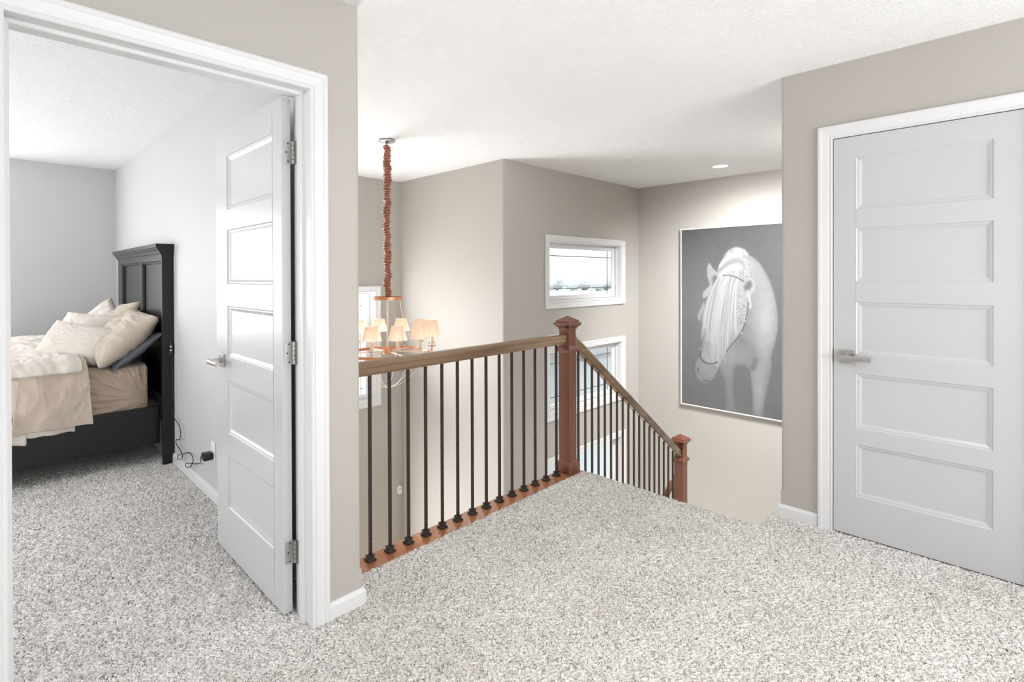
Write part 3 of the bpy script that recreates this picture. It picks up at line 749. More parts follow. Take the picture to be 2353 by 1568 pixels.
def art():
    st = .005
    ny = int((QY1 - QY0) / st) + 1; nzz = int((QZ1 - QZ0) / st) + 1
    Yg, Zg = np.meshgrid(np.linspace(QY0, QY1, ny), np.linspace(QZ0, QZ1, nzz), indexing='ij')
    rng = np.random.default_rng(4)
    def blur(a, s):
        k = np.arange(-int(3 * s) - 1, int(3 * s) + 2); w = np.exp(-k ** 2 / (2 * s * s)); w /= w.sum()
        p = len(k) // 2
        a = np.pad(a, p, mode='edge')
        a = np.apply_along_axis(lambda r: np.convolve(r, w, 'valid'), 0, a); a = np.apply_along_axis(lambda r: np.convolve(r, w, 'valid'), 1, a)
        return a
    def mask(pts, s=1.):
        inside = np.zeros_like(Yg, bool); n = len(pts)
        for i in range(n):
            y1, z1 = pts[i]; y2, z2 = pts[(i + 1) % n]
            c = ((z1 > Zg) != (z2 > Zg)) & (Yg < (y2 - y1) * (Zg - z1) / (z2 - z1 + 1e-12) + y1)
            inside ^= c
        return blur(inside.astype(float), s)
    def lerp(img, col, m): return img * (1 - m) + col * m
    def nf(sy, sz, seed):
        r = np.random.default_rng(seed).standard_normal(Yg.shape)
        ky = np.fft.fftfreq(ny, st)[:, None]; kz = np.fft.rfftfreq(nzz, st)[None, :]
        a = np.fft.irfft2(np.fft.rfft2(r) * np.exp(-((ky * sy) ** 2 + (kz * sz) ** 2)), s=Yg.shape); return a / a.std()
    t = (Zg - QZ0) / (QZ1 - QZ0)
    img = .60 - .15 * np.clip(t, 0, 1) ** 1.4
    img += .10 * np.exp(-(((Yg - 2.75) / .5) ** 2 + ((Zg - 1.15) / .8) ** 2)) - .06 * np.clip((2.2 - Yg), 0, 1)
    img += .006 * nf(.1, .1, 1)
    # body
    mb = mask(POLY['body'], 1.1)
    G2 = lambda y, z, sy, sz: np.exp(-(((Yg - y) / sy) ** 2 + ((Zg - z) / sz) ** 2))
    shade = .74 + .10 * G2(1.93, .80, .10, .28) + .08 * G2(2.0, .10, .07, .25) - .10 * G2(2.16, 1.02, .09, .26) - .07 * G2(2.18, .62, .12, .12) + .05 * G2(2.22, .47, .10, .08) - .06 * G2(2.04, .46, .04, .10)
    shade += .008 * nf(.09, .09, 2) - .05 * (nf(.03, .03, 22) > 2.1) * (Zg < 1.1)
    edge = np.clip((mask(POLY['body'], 6) - .5) * 2, 0, 1)
    shade = shade * (.90 + .10 * edge)
    img = lerp(img, shade, mb)
    img = lerp(img, .66, mask(POLY['chest'], 7) * mb * .4)
    img = lerp(img, .45, mask(POLY['leg2shade'], 3) * mb * .6)
    # fade of the legs
    low = np.clip((.40 - Zg) / .5, 0, 1) * mb * (Yg > 2.2)
    img = lerp(img, .66, low * .7)
    # speckled neck and cheek
    sp = (nf(.012, .012, 5) > 1.15).astype(float)
    neck = np.exp(-(((Yg - 2.12) / .07) ** 2 + ((Zg - 1.38) / .16) ** 2)); img = lerp(img, .86, neck * mb)
    img = lerp(img, .45, np.clip(neck * 1.3, 0, 1) * sp * mb * .8)
    mh = mask(POLY['head'], 1.2)
    img = lerp(img, .85 + .012 * nf(.05, .05, 6) - .10 * G2(2.60, .70, .04, .40) - .06 * G2(2.50, .55, .05, .12), mh)
    cheek = np.exp(-(((Yg - 2.17) / .07) ** 2 + ((Zg - .95) / .20) ** 2)); img = lerp(img, .40, cheek * sp * mh * .75)
    img = lerp(img, .66, np.exp(-(((Yg - 2.33) / .12) ** 2 + ((Zg - .56) / .10) ** 2)) * mh * .5)
    img = lerp(img, .74 + .012 * nf(.08, .08, 8), mask(POLY['muzzle'], 1.2))
    img = lerp(img, .35, np.exp(-(((Yg - 2.645) / .012) ** 2 + ((Zg - .245) / .025) ** 2)) * .6)
    img = lerp(img, .30, np.exp(-(((Yg - 2.56) / .035) ** 2 + ((Zg - .135) / .008) ** 2)) * .6)
    for nme, c in (('ear1', .86), ('ear1in', .60), ('ear2', .84), ('ear2in', .55)):
        img = lerp(img, c + .006 * nf(.03, .03, 9), mask(POLY[nme], .9 if 'in' not in nme else 2))
    # mane and forelock strands
    str_ = nf(.0045 * 6, .25, 10)
    mm = mask(POLY['mane'], 1.5); yy = Yg + .35 * (Zg - 1.3) ** 2
    img = lerp(img, .90 + .045 * nf(.03, .12, 12), mm)
    # hair strands following the fall of the forelock
    def strand(p0, p1, p2, w, col, al):
        nonlocal img
        n = 60; tt = np.linspace(0, 1, n)
        P = [((1 - t) ** 2 * p0[0] + 2 * t * (1 - t) * p1[0] + t * t * p2[0], (1 - t) ** 2 * p0[1] + 2 * t * (1 - t) * p1[1] + t * t * p2[1]) for t in tt]
        for i, (y, z) in enumerate(P):
            iy = int((y - QY0) / st); iz = int((z - QZ0) / st)
            if 3 < iy < ny - 4 and 3 < iz < nzz - 14:
                sl = (slice(iy - 3, iy + 4), slice(iz - 9, iz + 10))
                g = np.exp(-((Yg[sl] - y) / w) ** 2 - ((Zg[sl] - z) / .020) ** 2)
                img[sl] = img[sl] * (1 - g * al) + col * g * al
    mf = mask(POLY['forelock'], 1.5); img = lerp(img, .90, mf)
    for k in range(110):
        s = rng.random(); y0 = 2.40 - .20 * s; y2 = 2.57 - .33 * s + .03 * rng.standard_normal(); z2 = .85 - .50 * math.sin(math.pi * min(1, .2 + s * .8)) * rng.random() - .05 * rng.random()
        strand((y0, 1.30), (y0 + (y2 - y0) * .75, 1.12), (y2, z2), .004, (.97 if k % 3 else .76), .5)
    for k in range(40):
        s = rng.random(); strand((2.16 + .02 * rng.standard_normal(), 1.56 - .2 * s), (2.27, 1.60 - .2 * s), (2.40 + .01 * s, 1.42 - .12 * s), .004, (.97 if k % 3 else .74), .5)
    for k in range(12):
        strand((2.49, 1.20), (2.50, 1.17), (2.54 + .05 * rng.random(), 1.12 - .05 * rng.random()), .003, .9, .7)
        strand((2.58, .98), (2.60, .94), (2.62 + .03 * rng.random(), .86 - .04 * rng.random()), .003, .85, .6)
        strand((2.10, 1.13), (2.08, 1.08), (2.06 + .03 * rng.random(), 1.02 - .04 * rng.random()), .004, .9, .6)
    def pline(pts, w, col, al=.9):
        C = catmull([(p[0], p[1], 0) for p in pts], 14)
        for a, b in zip(C, C[1:]):
            nonlocal img
            for s in (0, .5):
                p = a.lerp(b, s); g = np.exp(-((Yg - p.x) ** 2 + (Zg - p.y) ** 2) / (w * w)); img = img * (1 - g * al * .5) + col * g * al * .5
    pline(LINES['brow'], .005, .38); pline(LINES['cheek'], .0055, .42); pline(LINES['nose'], .0065, .46)
    for p in ((2.124, .83), (2.165, .70), (2.61, .49), (2.345, .40)):
        g = np.exp(-((Yg - p[0]) ** 2 + (Zg - p[1]) ** 2) / .009 ** 2); img = lerp(img, .95, g)
    # dim eye
    img = lerp(img, .30, np.exp(-(((Yg - 2.15) / .018) ** 2 + ((Zg - .80) / .010) ** 2)) * .0)
    img = np.clip(img, .02, .97)
    return Yg, Zg, img
Yg, Zg, img = art()
ny, nzz = Yg.shape
co = np.stack([np.full_like(Yg, -.036), Yg - (QY0 + QY1) / 2, Zg - QZ0], -1).reshape(-1, 3).astype(np.float32)
idx = np.arange(ny * nzz).reshape(ny, nzz); q = np.stack([idx[:-1, :-1], idx[:-1, 1:], idx[1:, 1:], idx[1:, :-1]], -1).reshape(-1, 4)
me = bpy.data.meshes.new('canvas_print'); me.vertices.add(len(co)); me.vertices.foreach_set('co', co.ravel())
me.loops.add(q.size); me.loops.foreach_set('vertex_index', q.ravel().astype(np.int32)); me.polygons.add(len(q))
me.polygons.foreach_set('loop_start', np.arange(0, q.size, 4, dtype=np.int32)); me.polygons.foreach_set('loop_total', np.full(len(q), 4, dtype=np.int32)); me.update(); me.validate()
lin = .39 * np.where(img <= .04045, img / 12.92, ((img + .055) / 1.055) ** 2.4)
ca_ = me.color_attributes.new('art', 'FLOAT_COLOR', 'POINT'); ca_.data.foreach_set('color', np.stack([lin, lin, lin * 1.01, np.ones_like(lin)], -1).reshape(-1).astype(np.float32))
me.materials.append(M['print'])
o = bpy.data.objects.new('canvas_print', me); COL.objects.link(o); o.parent = pic
bm = BM()
hw = (QY1 - QY0) / 2; hh = QZ1 - QZ0
ring_frame(bm, lambda a, b, d: (-d, a, b), -hw, hw, 0, hh, [(0, .030), (.002, .030), (.002, .042), (.013, .042), (.013, .001), (-.01, .001), (-.01, .030)])
obj('picture_frame', bm, 'frame', pic)

# ------------------------------------------------------------------ bed
bed = thing('bed', (-.15, 5.13, 0), 'black wooden bed with tall panelled headboard against the grey bedroom wall', 'bed')
def bp(name, bm, m, **kw): return child(name, bm, m, bed, **kw)
HX0, HX1 = .888, .957       # headboard front and back
BY0, BY1 = 4.306, 5.960
hb = BM()
box(hb, HX0 + .022, HX1, BY0 + .03, BY1 - .03, .30, 1.452)                 # back slab
box(hb, HX0, HX0 + .03, BY0 + .03, BY1 - .03, 1.432, 1.462)                # top rail
box(hb, HX0, HX0 + .03, 4.966, 5.020, .42, 1.432)                          # centre stile
box(hb, HX0, HX0 + .03, BY0 + .028, 4.336, .42, 1.432); box(hb, HX0, HX0 + .03, 5.792, BY1 - .028, .42, 1.432)
box(hb, HX0, HX0 + .03, BY0 + .03, BY1 - .03, .30, .45)
head = bp('headboard', hb, 'black', bevel=.002)
for p0, p1 in ((4.336, 4.966), (5.020, 5.792)):
    bm = BM(); ring_frame(bm, wallX(HX0 + .004), p0, p1, .45, 1.432, [(0, 0), (-.006, .003), (-.012, -.002), (-.016, -.002), (-.020, -.014)]); obj('panel_moulding', bm, 'black', head)
for y0, y1 in ((BY0, BY0 + .030), (BY1 - .030, BY1)):
    bm = BM(); box(bm, HX0, HX1, y0, y1, 0.0, 1.462); bp('bed_post', bm, 'black', bevel=.004)
bm = BM()
cp = [(1.455, 0), (1.468, .004), (1.478, .008), (1.482, .016), (1.500, .026), (1.512, .040), (1.520, .046), (1.524, .054), (1.545, .056), (1.549, .052)]
rows = []
for z, o_ in cp: rows.append([bm.verts.new(p) for p in ((HX0 - o_ * .7, BY0 - o_ * .35, z), (HX1 + .002, BY0 - o_ * .35, z), (HX1 + .002, BY1 + o_ * .35, z), (HX0 - o_ * .7, BY1 + o_ * .35, z))])
for a, b in zip(rows, rows[1:]):
    for i in range(4): bm.faces.new((a[i], a[(i + 1) % 4], b[(i + 1) % 4], b[i]))
bm.faces.new(rows[0]); bm.faces.new(rows[-1]); bp('cornice', bm, 'black')
for y in (4.395, 5.875):
    bm = BM(); box(bm, -1.15, HX0, y, y + .028, .135, .40); bp('side_rail', bm, 'black', bevel=.003)
bm = BM(); box(bm, -1.22, -1.15, BY0, BY1, 0, .62); bp('footboard', bm, 'black', bevel=.004)
bm = BM()
for k in range(9): box(bm, -1.1 + k * .23, -1.0 + k * .23, 4.423, 5.875, .26, .285)
bp('slats', bm, 'black')
bm = BM(); box(bm, .926, .951, BY0 - .012, BY0 + .001, .77, .86); cport = bp('charging_port', bm, 'blackm', bevel=.002)
bm = BM()
for dz in (.826, .800): box(bm, .931, .940, BY0 - .014, BY0 - .011, dz - .006, dz + .006)
obj('port_light', bm, 'plate', cport)

def fbm(x, y, s=0): return nz(x, y, s) + .5 * nz(2 * x, 2 * y, s + 3) + .25 * nz(4 * x, 4 * y, s + 9)
# mattress: rounded block in a wrinkled fitted sheet
mt = None
def mattress():
    # profile around the near side in (y,z), swept along x
    def f(u, v):
        x = -1.12 + (.832 + 1.12) * u
        path = [(5.90, .50), (5.90, .66), (5.86, .698), (5.3, .70), (4.49, .698), (4.440, .688), (4.418, .655), (4.412, .56), (4.414, .43), (4.425, .375), (4.46, .352), (4.7, .345)]
        t = v * (len(path) - 1); i = min(int(t), len(path) - 2); t -= i
        y = path[i][0] * (1 - t) + path[i + 1][0] * t; z = path[i][1] * (1 - t) + path[i + 1][1] * t
        side = max(0, min(1, (4.50 - y) / .06)) * (.34 < z)
        e = max(0, (u - .93) / .07)          # round the head end
        y2 = y + side * .028 * e * e
        # wrinkles pulled towards the lower head-side corner
        dx, dz = .80 - x, z - .46
        ang = math.atan2(dz, dx + .02); rr = math.hypot(dx, dz)
        w = 1.7 * side * (.020 * (abs(nz(ang * 5, rr * 3.0, 3)) - .25) + .010 * (abs(nz(ang * 11, rr * 4, 8)) - .2) + .005 * nz(x * 20, z * 20, 4)) * min(1, rr * 5)
        zz = z + .004 * fbm(x * 4, y * 4, 2)
        return (x + side * .3 * w - .01 * e * e, y2 + w, zz)
    bm = grid_mesh(300, 190, f)
    # head end cap
    return bm
bm = mattress(); mo = obj('mattress', bm, 'sheet', smooth=True)
tag(mo, 'mattress in a tan wrinkled fitted sheet on the black bed', 'mattress')
bm = BM(); box(bm, .80, .829, 4.45, 5.88, .36, .685); obj('mattress_end', bm, 'sheet', mo, bevel=.012)
def drape(name, x0, x1, path, amp, lab, cat, m, nx=120, nyy=150, seed=1, hem=0., edge=None, thick=.012, sc=1.):
    L = [0.]
    for a, b in zip(path, path[1:]): L.append(L[-1] + math.hypot(b[0] - a[0], b[1] - a[1]))
    def f(u, v):
        s = v * L[-1]; i = 0
        while i < len(path) - 2 and s > L[i + 1]: i += 1
        t = (s - L[i]) / (L[i + 1] - L[i])
        y = path[i][0] * (1 - t) + path[i + 1][0] * t; z = path[i][1] * (1 - t) + path[i + 1][1] * t
        x = x0 + (x1 - x0) * u
        if edge: x = edge(u, v, x)
        side = max(0, min(1, (4.46 - y) / .05))
        n = .6 * fbm(x * 4 * sc + seed, s * 2.0 * sc + seed, seed) + .8 * (.3 - abs(nz(x * 6 * sc + seed + 1.2 * nz(x * 2, s * 3, seed), s * 3.2 * sc, seed + 7)) * 1.8) + .35 * (.25 - abs(nz(x * 15 * sc, s * 9 * sc, seed + 9)) * 1.6)
        fold = .5 * math.sin(x * 26 * sc + 2.5 * nz(x * 3, seed)) * max(0, v - .75) * 2.2
        d = amp * (n + fold)
        y += -d * side; z += d * (1 - side) + (hem * fbm(x * 6, seed + 4, 1) * (v ** 6)) * side
        return (x, y, z)
    bm = grid_mesh(nx, nyy, f); o = obj(name, bm, m, smooth=True)
    sd = o.modifiers.new('solid', 'SOLIDIFY'); sd.thickness = thick; sd.offset = 0
    tag(o, lab, cat); return o
top = [(5.88, .60), (5.90, .74), (5.84, .775), (5.2, .775), (4.50, .762), (4.42, .742), (4.385, .70), (4.372, .62), (4.366, .50), (4.362, .40)]
dv = drape('duvet', -1.14, .19, top + [(4.36, .32), (4.365, .292)], .016, 'cream white duvet spread over the foot side of the bed', 'duvet', 'duvet', seed=3, hem=.02, thick=.03, nx=180)
puff = [(5.86, .70), (5.89, .80), (5.80, .825), (5.2, .815), (4.75, .795), (4.52, .782), (4.42, .768), (4.368, .738), (4.350, .705)]
def part_of(name, parent, *a, **k):
    o = drape(name, *a, **k); del o['category']; o.parent = parent; return o
part_of('duvet_fold', dv, .03, .455, puff, .018, 'puffed folded back edge of the duvet', 'x', 'duvet', seed=14, thick=.03, nx=90, sc=1.3, edge=lambda u, v, x: x + (u > .8) * .03 * nz(v * 9, 2, 3))
part_of('duvet_lining', dv, .12, .42, [(4.50, .745), (4.40, .73), (4.372, .68), (4.362, .5), (4.358, .36), (4.37, .325)], .008, 'pale underside showing below the beige blanket', 'x', 'duvet', seed=5, hem=.02, nx=60, nyy=70)
top2 = [(4.55, .775), (4.42, .765), (4.362, .722), (4.346, .62), (4.340, .50), (4.338, .40), (4.340, .362)]
drape('folded_blanket', .165, .485, top2, .020, 'beige blanket band hanging over the near side of the bed', 'blanket', 'fold', seed=8, hem=.008, thick=.018, edge=lambda u, v, x: x + (.035 * max(0, v - .3) * (1 if u > .5 else -1.8)))

def pillow(name, centre, size, rot, m, label, cat='pillow', group=None, puff=1., seed=0, wr=.010, corner=.16, flange=0):
    """size = (width, height, thickness); local x = width, z = height, y = thickness"""
    w, h, th = size
    def prof(a): return max(0., 1 - abs(a) ** 2.6)
    def mk(sgn):
        def f(u, v):
            a = 2 * u - 1; b = 2 * v - 1
            pinch = 1 - corner * (1 - abs(b) ** 2 * .0) * (abs(a) ** 2) * 0
            x = w / 2 * a * (1 - .075 * (1 - b * b) * abs(a) ** 3 + 0) ; z = h / 2 * b * (1 - .085 * (1 - a * a) * abs(b) ** 3)
            t = (prof(a) * prof(b)) ** .42
            rg = lambda p, q, r: .35 - abs(nz(p, q, r)) * 1.6
            wr_ = wr * (.8 * nz(a * 1.6 + seed, b * 1.6, seed) + .75 * rg(a * 2.2 + seed, b * 3.4 + .8 * nz(a * 2, b * 2, seed), seed) + .35 * rg(a * 5 + seed, b * 8, seed + 2)) * (.15 + t)
            an = math.atan2(b * h, a * w)
            wr_ += wr * .8 * rg(an * 4 + seed, math.hypot(a, b) * 1.2, seed + 5) * max(0, math.hypot(a, b) - .45)
            y = sgn * (th / 2 * t * puff) + wr_ * sgn * min(1, 6 * t + .0)
            return (x, y, z)
        return f
    bm = grid_mesh(90, 72, mk(-1)); b2 = grid_mesh(90, 72, mk(1))
    me2 = bpy.data.meshes.new('t'); b2.to_mesh(me2); bm.from_mesh(me2); b2.free(); bpy.data.meshes.remove(me2)
    bmesh.ops.remove_doubles(bm, verts=bm.verts, dist=.0008)
    o = obj(name, bm, m, smooth=True)
    o.location = centre; o.rotation_euler = rot
    tag(o, label, cat, group); return o
# width axis runs along the bed's width (world Y) => rotate 90 deg about z; lean back about the width axis
def lean(az, tilt, roll=0):
    return (Matrix.Rotation(R(az), 3, 'Z') @ Matrix.Rotation(R(tilt), 3, 'X') @ Matrix.Rotation(R(roll), 3, 'Y')).to_euler()
pillow('bed_pillow', (.765, 4.70, .800), (.64, .38, .10), lean(-90, -52, 0), 'slate', 'slate grey pillow tucked under the beige sham against the headboard', seed=2)
pillow('bed_pillow', (.715, 4.71, .885), (.72, .46, .20), lean(-90, -46, 2), 'sham', 'large beige sham pillow leaning on the near side of the headboard', seed=5, wr=.020)
pillow('bed_pillow', (.765, 5.34, .895), (.62, .46, .16), lean(-90, -30, -6), 'sham', 'beige sham pillow at the far side of the headboard', seed=6, wr=.016)
pillow('throw_pillow', (.665, 5.45, .90), (.42, .42, .14), lean(-62, -34, 34), 'cushion', 'cream square pillow with its corner pointing up at the far side', seed=7, wr=.012)
pillow('throw_pillow', (.462, 4.72, .862), (.45, .285, .13), lean(-40, -34, 11), 'cushion', 'small ivory cushion with raised pattern in front of the shams', 'cushion', seed=9, wr=.008)
pillow('throw_pillow', (.555, 5.06, .915), (.43, .28, .13), lean(-46, -30, 5), 'cushion', 'ivory cushion half hidden behind the front small cushion', 'cushion', seed=12, wr=.008)

# ------------------------------------------------------------------ outlet, adapter and cord
ol = thing('wall_outlet', (XL - .012, 3.418, .285), 'white outlet plate on the grey bedroom wall near the door edge', 'outlet')
bm = BM(); box(bm, -.006, 0, -.036, .036, -.058, .058); obj('cover_plate', bm, 'plate', ol, bevel=.002)
bm = BM(); box(bm, -.0075, -.0055, -.017, .017, .008, .034); obj('socket', bm, 'plate', ol)
ad = thing('power_adapter', (XL - .02, 3.43, .262), 'black power adapter plugged into the white outlet with a curling cord', 'adapter')
bm = BM(); box(bm, -.050, .0, -.030, .026, -.020, .022); obj('adapter_body', bm, 'blackm', ad, bevel=.006)
bm = BM(); box(bm, -.040, -.012, -.018, .012, -.024, -.019); obj('plug_insert', bm, 'plate', ad)
cord = [(.951, 4.300, .400), (.951, 4.228, .335), (.951, 4.10, .310), (.948, 4.045, .260), (.948, 4.080, .218), (.950, 4.165, .195), (.948, 4.165, .170), (.944, 4.021, .150), (.944, 3.99, .123), (.945, 4.05, .090), (.945, 4.115, .078), (.945, 4.10, .105), (.946, 3.958, .152), (.948, 3.835, .183), (.948, 3.760, .172), (.945, 3.758, .140), (.944, 3.81, .100), (.944, 3.898, .078), (.944, 3.918, .092), (.944, 3.837, .118), (.946, 3.711, .144), (.946, 3.585, .183), (.940, 3.575, .215), (.925, 3.50, .245), (.918, 3.447, .250)]
bm = BM(); tube(bm, [Vector(p) - Vector((XL - .02, 3.43, .262)) for p in catmull([(x - .012, y, z) for x, y, z in cord], 6)], .0026, 7); obj('cord', bm, 'blackm', ad, smooth=True)
cd = [(.951, 4.300, .74), (.949, 4.255, .72), (.949, 4.255, .60), (.949, 4.252, .52), (.946, 4.22, .47), (.948, 4.30, .455)]
bm = BM(); tube(bm, catmull([(x - .012, y, z) for x, y, z in cd], 6), .0024, 7)
child('cord', bm, 'blackm', bed, smooth=True)

# ------------------------------------------------------------------ outdoors
GZ = -3.1
bm = BM(); box(bm, -60, 320, YG + .3, 320, GZ - .2, GZ); tag(obj('driveway', bm, 'concrete'), 'pale sunlit concrete driveway outside the windows', 'driveway')
t = thing('attached_garage', (10.0, 8.3, GZ), 'pale grey garage wing with low shingled roof beyond the middle window', 'garage')
bm = BM(); box(bm, -3, 3, -3, 3, 0, 3.05); obj('wall', bm, 'siding', t)
bm = BM()
rows = [[bm.verts.new(p) for p in ((-h, -h, z), (h, -h, z), (h, h, z), (-h, h, z))] for z, h in ((3.05, 3.3), (3.15, 3.35), (3.9, .4))]
for r0, r1 in zip(rows, rows[1:]):
    for i in range(4): bm.faces.new((r0[i], r0[(i + 1) % 4], r1[(i + 1) % 4], r1[i]))
bm.faces.new(rows[0]); bm.faces.new(rows[-1]); obj('roof', bm, 'roof', t)
bm = BM(); box(bm, -3.04, -2.99, -2.2, 1.6, .02, 2.3); obj('garage_door', bm, 'garage', t)
# parked car
car = thing('parked_car', (12.0, 14.0, GZ), 'blue grey car parked outside the middle window', 'car', rotz=R(-50))
def carbody():
    st = [(-2.2, .45, .75), (-2.0, .35, .92), (-1.2, .3, .98), (-.55, .3, 1.02), (0, .3, 1.02), (.9, .3, 1.0), (1.7, .3, .98), (2.15, .38, .85), (2.25, .5, .7)]
    bm = BM(); rows = []
    for x, z0, z1 in st:
        wdt = .88 - .12 * (abs(x) / 2.25) ** 4
        rows.append([bm.verts.new(p) for p in ((x, -wdt, z0), (x, -wdt - .02, (z0 + z1) / 2), (x, -wdt + .06, z1), (x, wdt - .06, z1), (x, wdt + .02, (z0 + z1) / 2), (x, wdt, z0))])
    for a, b in zip(rows, rows[1:]):
        for i in range(6): bm.faces.new((a[i], a[(i + 1) % 6], b[(i + 1) % 6], b[i]))
    bm.faces.new(rows[0]); bm.faces.new(rows[-1][::-1]); return bm
obj('body', carbody(), 'carpaint', car, bevel=.03)
def frustum(bm, st):
    rows = [[bm.verts.new(p) for p in ((x0, -w, z), (x1, -w, z), (x1, w, z), (x0, w, z))] for z, x0, x1, w in st]
    for a, b in zip(rows, rows[1:]):
        for i in range(4): bm.faces.new((a[i], a[(i + 1) % 4], b[(i + 1) % 4], b[i]))
    bm.faces.new(rows[0][::-1]); bm.faces.new(rows[-1])
bm = BM(); frustum(bm, [(.99, -1.25, 1.75, .80), (1.40, -.55, 1.25, .66)]); obj('windshield', bm, 'carglass', car, bevel=.02)
bm = BM(); frustum(bm, [(1.385, -.57, 1.27, .67), (1.44, -.45, 1.1, .60)]); obj('car_roof', bm, 'carpaint', car, bevel=.02)
for sx in (-1.35, 1.4):
    for sy in (-.82, .82):
        bm = BM(); cyl(bm, (sx, sy - .1, .32), (sx, sy + .1, .32), .32, 24); obj('wheel', bm, 'rubber', car)
# row of trees on the horizon, haze painted into the crowns
rt = random.Random(3)
proto = None; n = 0
for k in range(32):
    row = k % 2; tt = -1 + (k // 2 + .5 * row) / 7.5; x = 122 + tt * 33 + row * 5; y = 100 - tt * 44 + row * 4.5 + rt.uniform(-.5, .5)
    if proto is None:
        t = thing('distant_tree', (x, y, GZ), 'one of the trees painted pale as haze in the row on the horizon', 'tree', 'trees along the horizon')
        bm = BM(); bmesh.ops.create_icosphere(bm, subdivisions=5, radius=2.3)
        for v in bm.verts:
            v.co *= 1 + .25 * nz(v.co.x * .9, v.co.y * .9, v.co.z * .9) + .16 * nz(v.co.x * 3, v.co.y * 3, v.co.z * 3) + .08 * nz(v.co.x * 7, v.co.y * 7, v.co.z * 7); v.co.z = v.co.z * 1.1 + 2.9
        crown = obj('crown', bm, 'leaf', t, smooth=True)
        bm = BM(); lathe(bm, [(0, .3), (2.2, .18), (3.5, .12)], 8); trunk = obj('trunk', bm, 'roof', t)
        proto = t
    else:
        t = proto.copy(); COL.objects.link(t)
        for c in (crown, trunk):
            d = c.copy(); COL.objects.link(d); d.parent = t
    t.location = (x, y, GZ); s = rt.uniform(.85, 1.0); t.scale = (s * 1.22, s * 1.22, s * (.72 + .25 * rt.random())); t.rotation_euler = (0, 0, rt.uniform(0, 6))

# ------------------------------------------------------------------ lights
def area(name, loc, rot, sx, sy, power, col=(1, 1, 1), spread=180):
    l = bpy.data.lights.new(name, 'AREA'); l.shape = 'RECTANGLE'; l.size = sx; l.size_y = sy; l.energy = power; l.color = col; l.spread = R(spread)
    o = bpy.data.objects.new(name, l); COL.objects.link(o); o.location = loc; o.rotation_euler = rot; return o
DAY = (.97, .985, 1.0); WARM = (1, .97, .93)
# lamps in window openings; hall, low foyer and side bedroom ones are added fill
area('fill_hall_back', (1.5, -3.10, 1.25), (R(142), 0, 0), 2.6, 1.75, 155, DAY)  # fill in the added hall window, tilted up to the ceiling
area('daylight_foyer', (2.05, YG - .04, .55), (R(-132), 0, 0), 1.15, 1.1, 54, DAY)
area('fill_foyer_low', (2.0, YG - .005, -1.65), (R(-90), 0, 0), 1.05, 1.7, 60, DAY)  # fill in the added lower foyer window
area('fill_bedroom_side', (-3.26, 3.4, 1.35), (R(112), 0, R(-90)), 2.0, 1.40, 66, DAY)  # fill in the added bedroom side window
area('daylight_bedroom', (-.985, YK - .03, 1.35), (R(-112), 0, 0), 1.66, 1.40, 46, DAY)
def point(name, loc, power, col, rad=.05):
    l = bpy.data.lights.new(name, 'POINT'); l.energy = power; l.color = col; l.shadow_soft_size = rad
    o = bpy.data.objects.new(name, l); COL.objects.link(o); o.location = loc; return o
def disc(name, loc, power, col):
    l = bpy.data.lights.new(name, 'AREA'); l.shape = 'DISK'; l.size = .14; l.energy = power; l.color = col; l.spread = R(150)
    o = bpy.data.objects.new(name, l); COL.objects.link(o); o.location = loc; return o
disc('downlight_stair', (5.136, 2.157, CEIL - .008), 5, (1, .96, .91))
for lx, ly in STAIR_FILL:
    l = bpy.data.lights.new('fill_spot', 'SPOT'); l.energy = 410; l.color = (.96, .98, 1); l.spot_size = R(100); l.spot_blend = 1.0; l.shadow_soft_size = .06  # added fill spot aimed at the picture wall
    o = bpy.data.objects.new('fill_spot', l); COL.objects.link(o); o.location = (lx, ly, CEIL - .03)
    o.rotation_euler = Vector((XD - lx, .90, -1.88)).to_track_quat('-Z', 'Y').to_euler()
disc('fill_downlight_hall', (.9, .2, CEIL - .008), 10, (1, .95, .88))  # fill lamp of the added hall fixture
for k in range(12):
    a = PH0 + R(30 * k); point('chandelier_bulb', (CX + RS2 * math.cos(a), CY + RS2 * math.sin(a), .885), 1.6, (1, .80, .66), .012)

sun = bpy.data.lights.new('sun', 'SUN'); sun.energy = 3; sun.angle = R(1.5); sun.color = (1, .96, .9)
so = bpy.data.objects.new('sun', sun); COL.objects.link(so); so.rotation_euler = Vector((.16, -1, -.62)).to_track_quat('-Z', 'Y').to_euler()
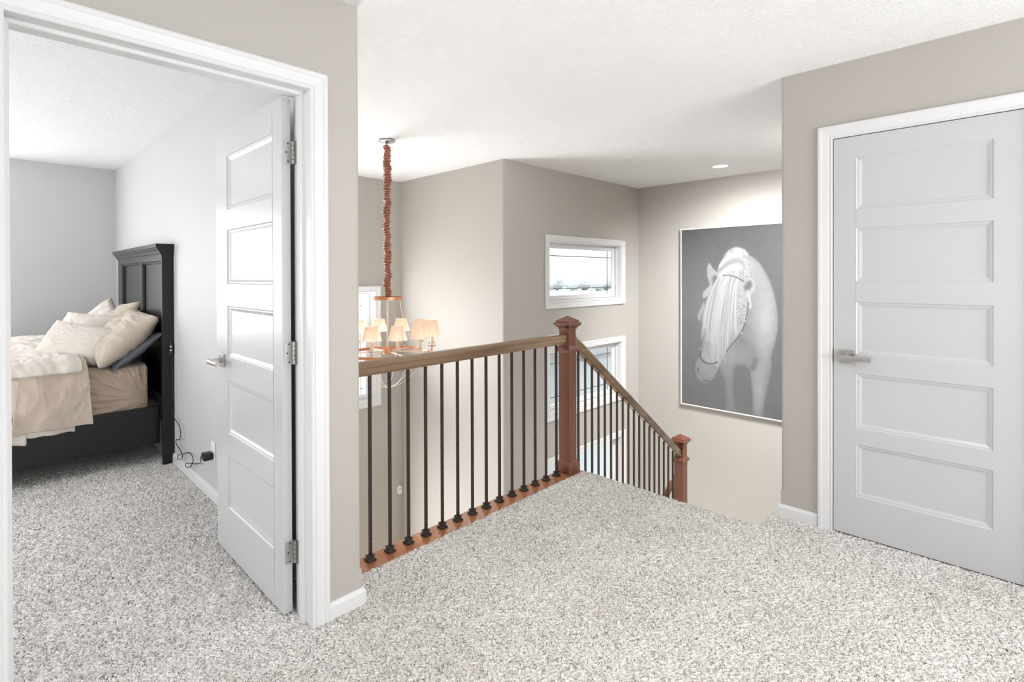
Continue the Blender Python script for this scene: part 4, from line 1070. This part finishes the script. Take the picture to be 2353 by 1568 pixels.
# ------------------------------------------------------------------ sky
w = bpy.data.worlds.new('sky'); SC.world = w; w.use_nodes = True
N, Lk = w.node_tree.nodes, w.node_tree.links
bg = N['Background']
tc = N.new('ShaderNodeTexCoord'); sp = N.new('ShaderNodeSeparateXYZ'); Lk.new(tc.outputs['Generated'], sp.inputs[0])
rp = N.new('ShaderNodeValToRGB'); e = rp.color_ramp.elements
e[0].position = .0; e[0].color = (.97, .985, 1, 1); e[1].position = .5; e[1].color = (.84, .92, 1, 1)
Lk.new(sp.outputs['Z'], rp.inputs['Fac']); Lk.new(rp.outputs[0], bg.inputs['Color']); bg.inputs['Strength'].default_value = 2.0

# ------------------------------------------------------------------ camera
f, a, th, ro, cy, hgt = 1200.6785, .7771, .0052422, -.0030404, 640.7241, 1.3167
F = Vector((math.cos(a) * math.cos(th), math.sin(a) * math.cos(th), -math.sin(th)))
Rt = Vector((math.sin(a), -math.cos(a), 0)); U = Rt.cross(F)
R2 = Rt * math.cos(ro) + U * math.sin(ro); U2 = -Rt * math.sin(ro) + U * math.cos(ro)
cam = bpy.data.cameras.new('camera'); co_ = bpy.data.objects.new('camera', cam); COL.objects.link(co_)
mw = Matrix((( R2.x, U2.x, -F.x, 0), (R2.y, U2.y, -F.y, 0), (R2.z, U2.z, -F.z, hgt), (0, 0, 0, 1)))
co_.matrix_world = mw
cam.sensor_width = 36; cam.lens = f * 36 / 2353; cam.shift_y = -(784 - cy) / 2353; cam.clip_start = .02; cam.clip_end = 500
SC.camera = co_
SC.view_settings.view_transform = 'Standard'; SC.view_settings.look = 'None'; SC.view_settings.gamma = 1; SC.view_settings.use_curve_mapping = False
SC.view_settings.exposure = 0.0
SC.cycles.max_bounces = 8; SC.cycles.diffuse_bounces = 5; SC.cycles.glossy_bounces = 3; SC.cycles.transmission_bounces = 4; SC.cycles.transparent_max_bounces = 12
SC.cycles.caustics_reflective = False; SC.cycles.caustics_refractive = False
SC.cycles.sample_clamp_indirect = 6
SC.cycles.use_adaptive_sampling = True; SC.cycles.adaptive_threshold = .05
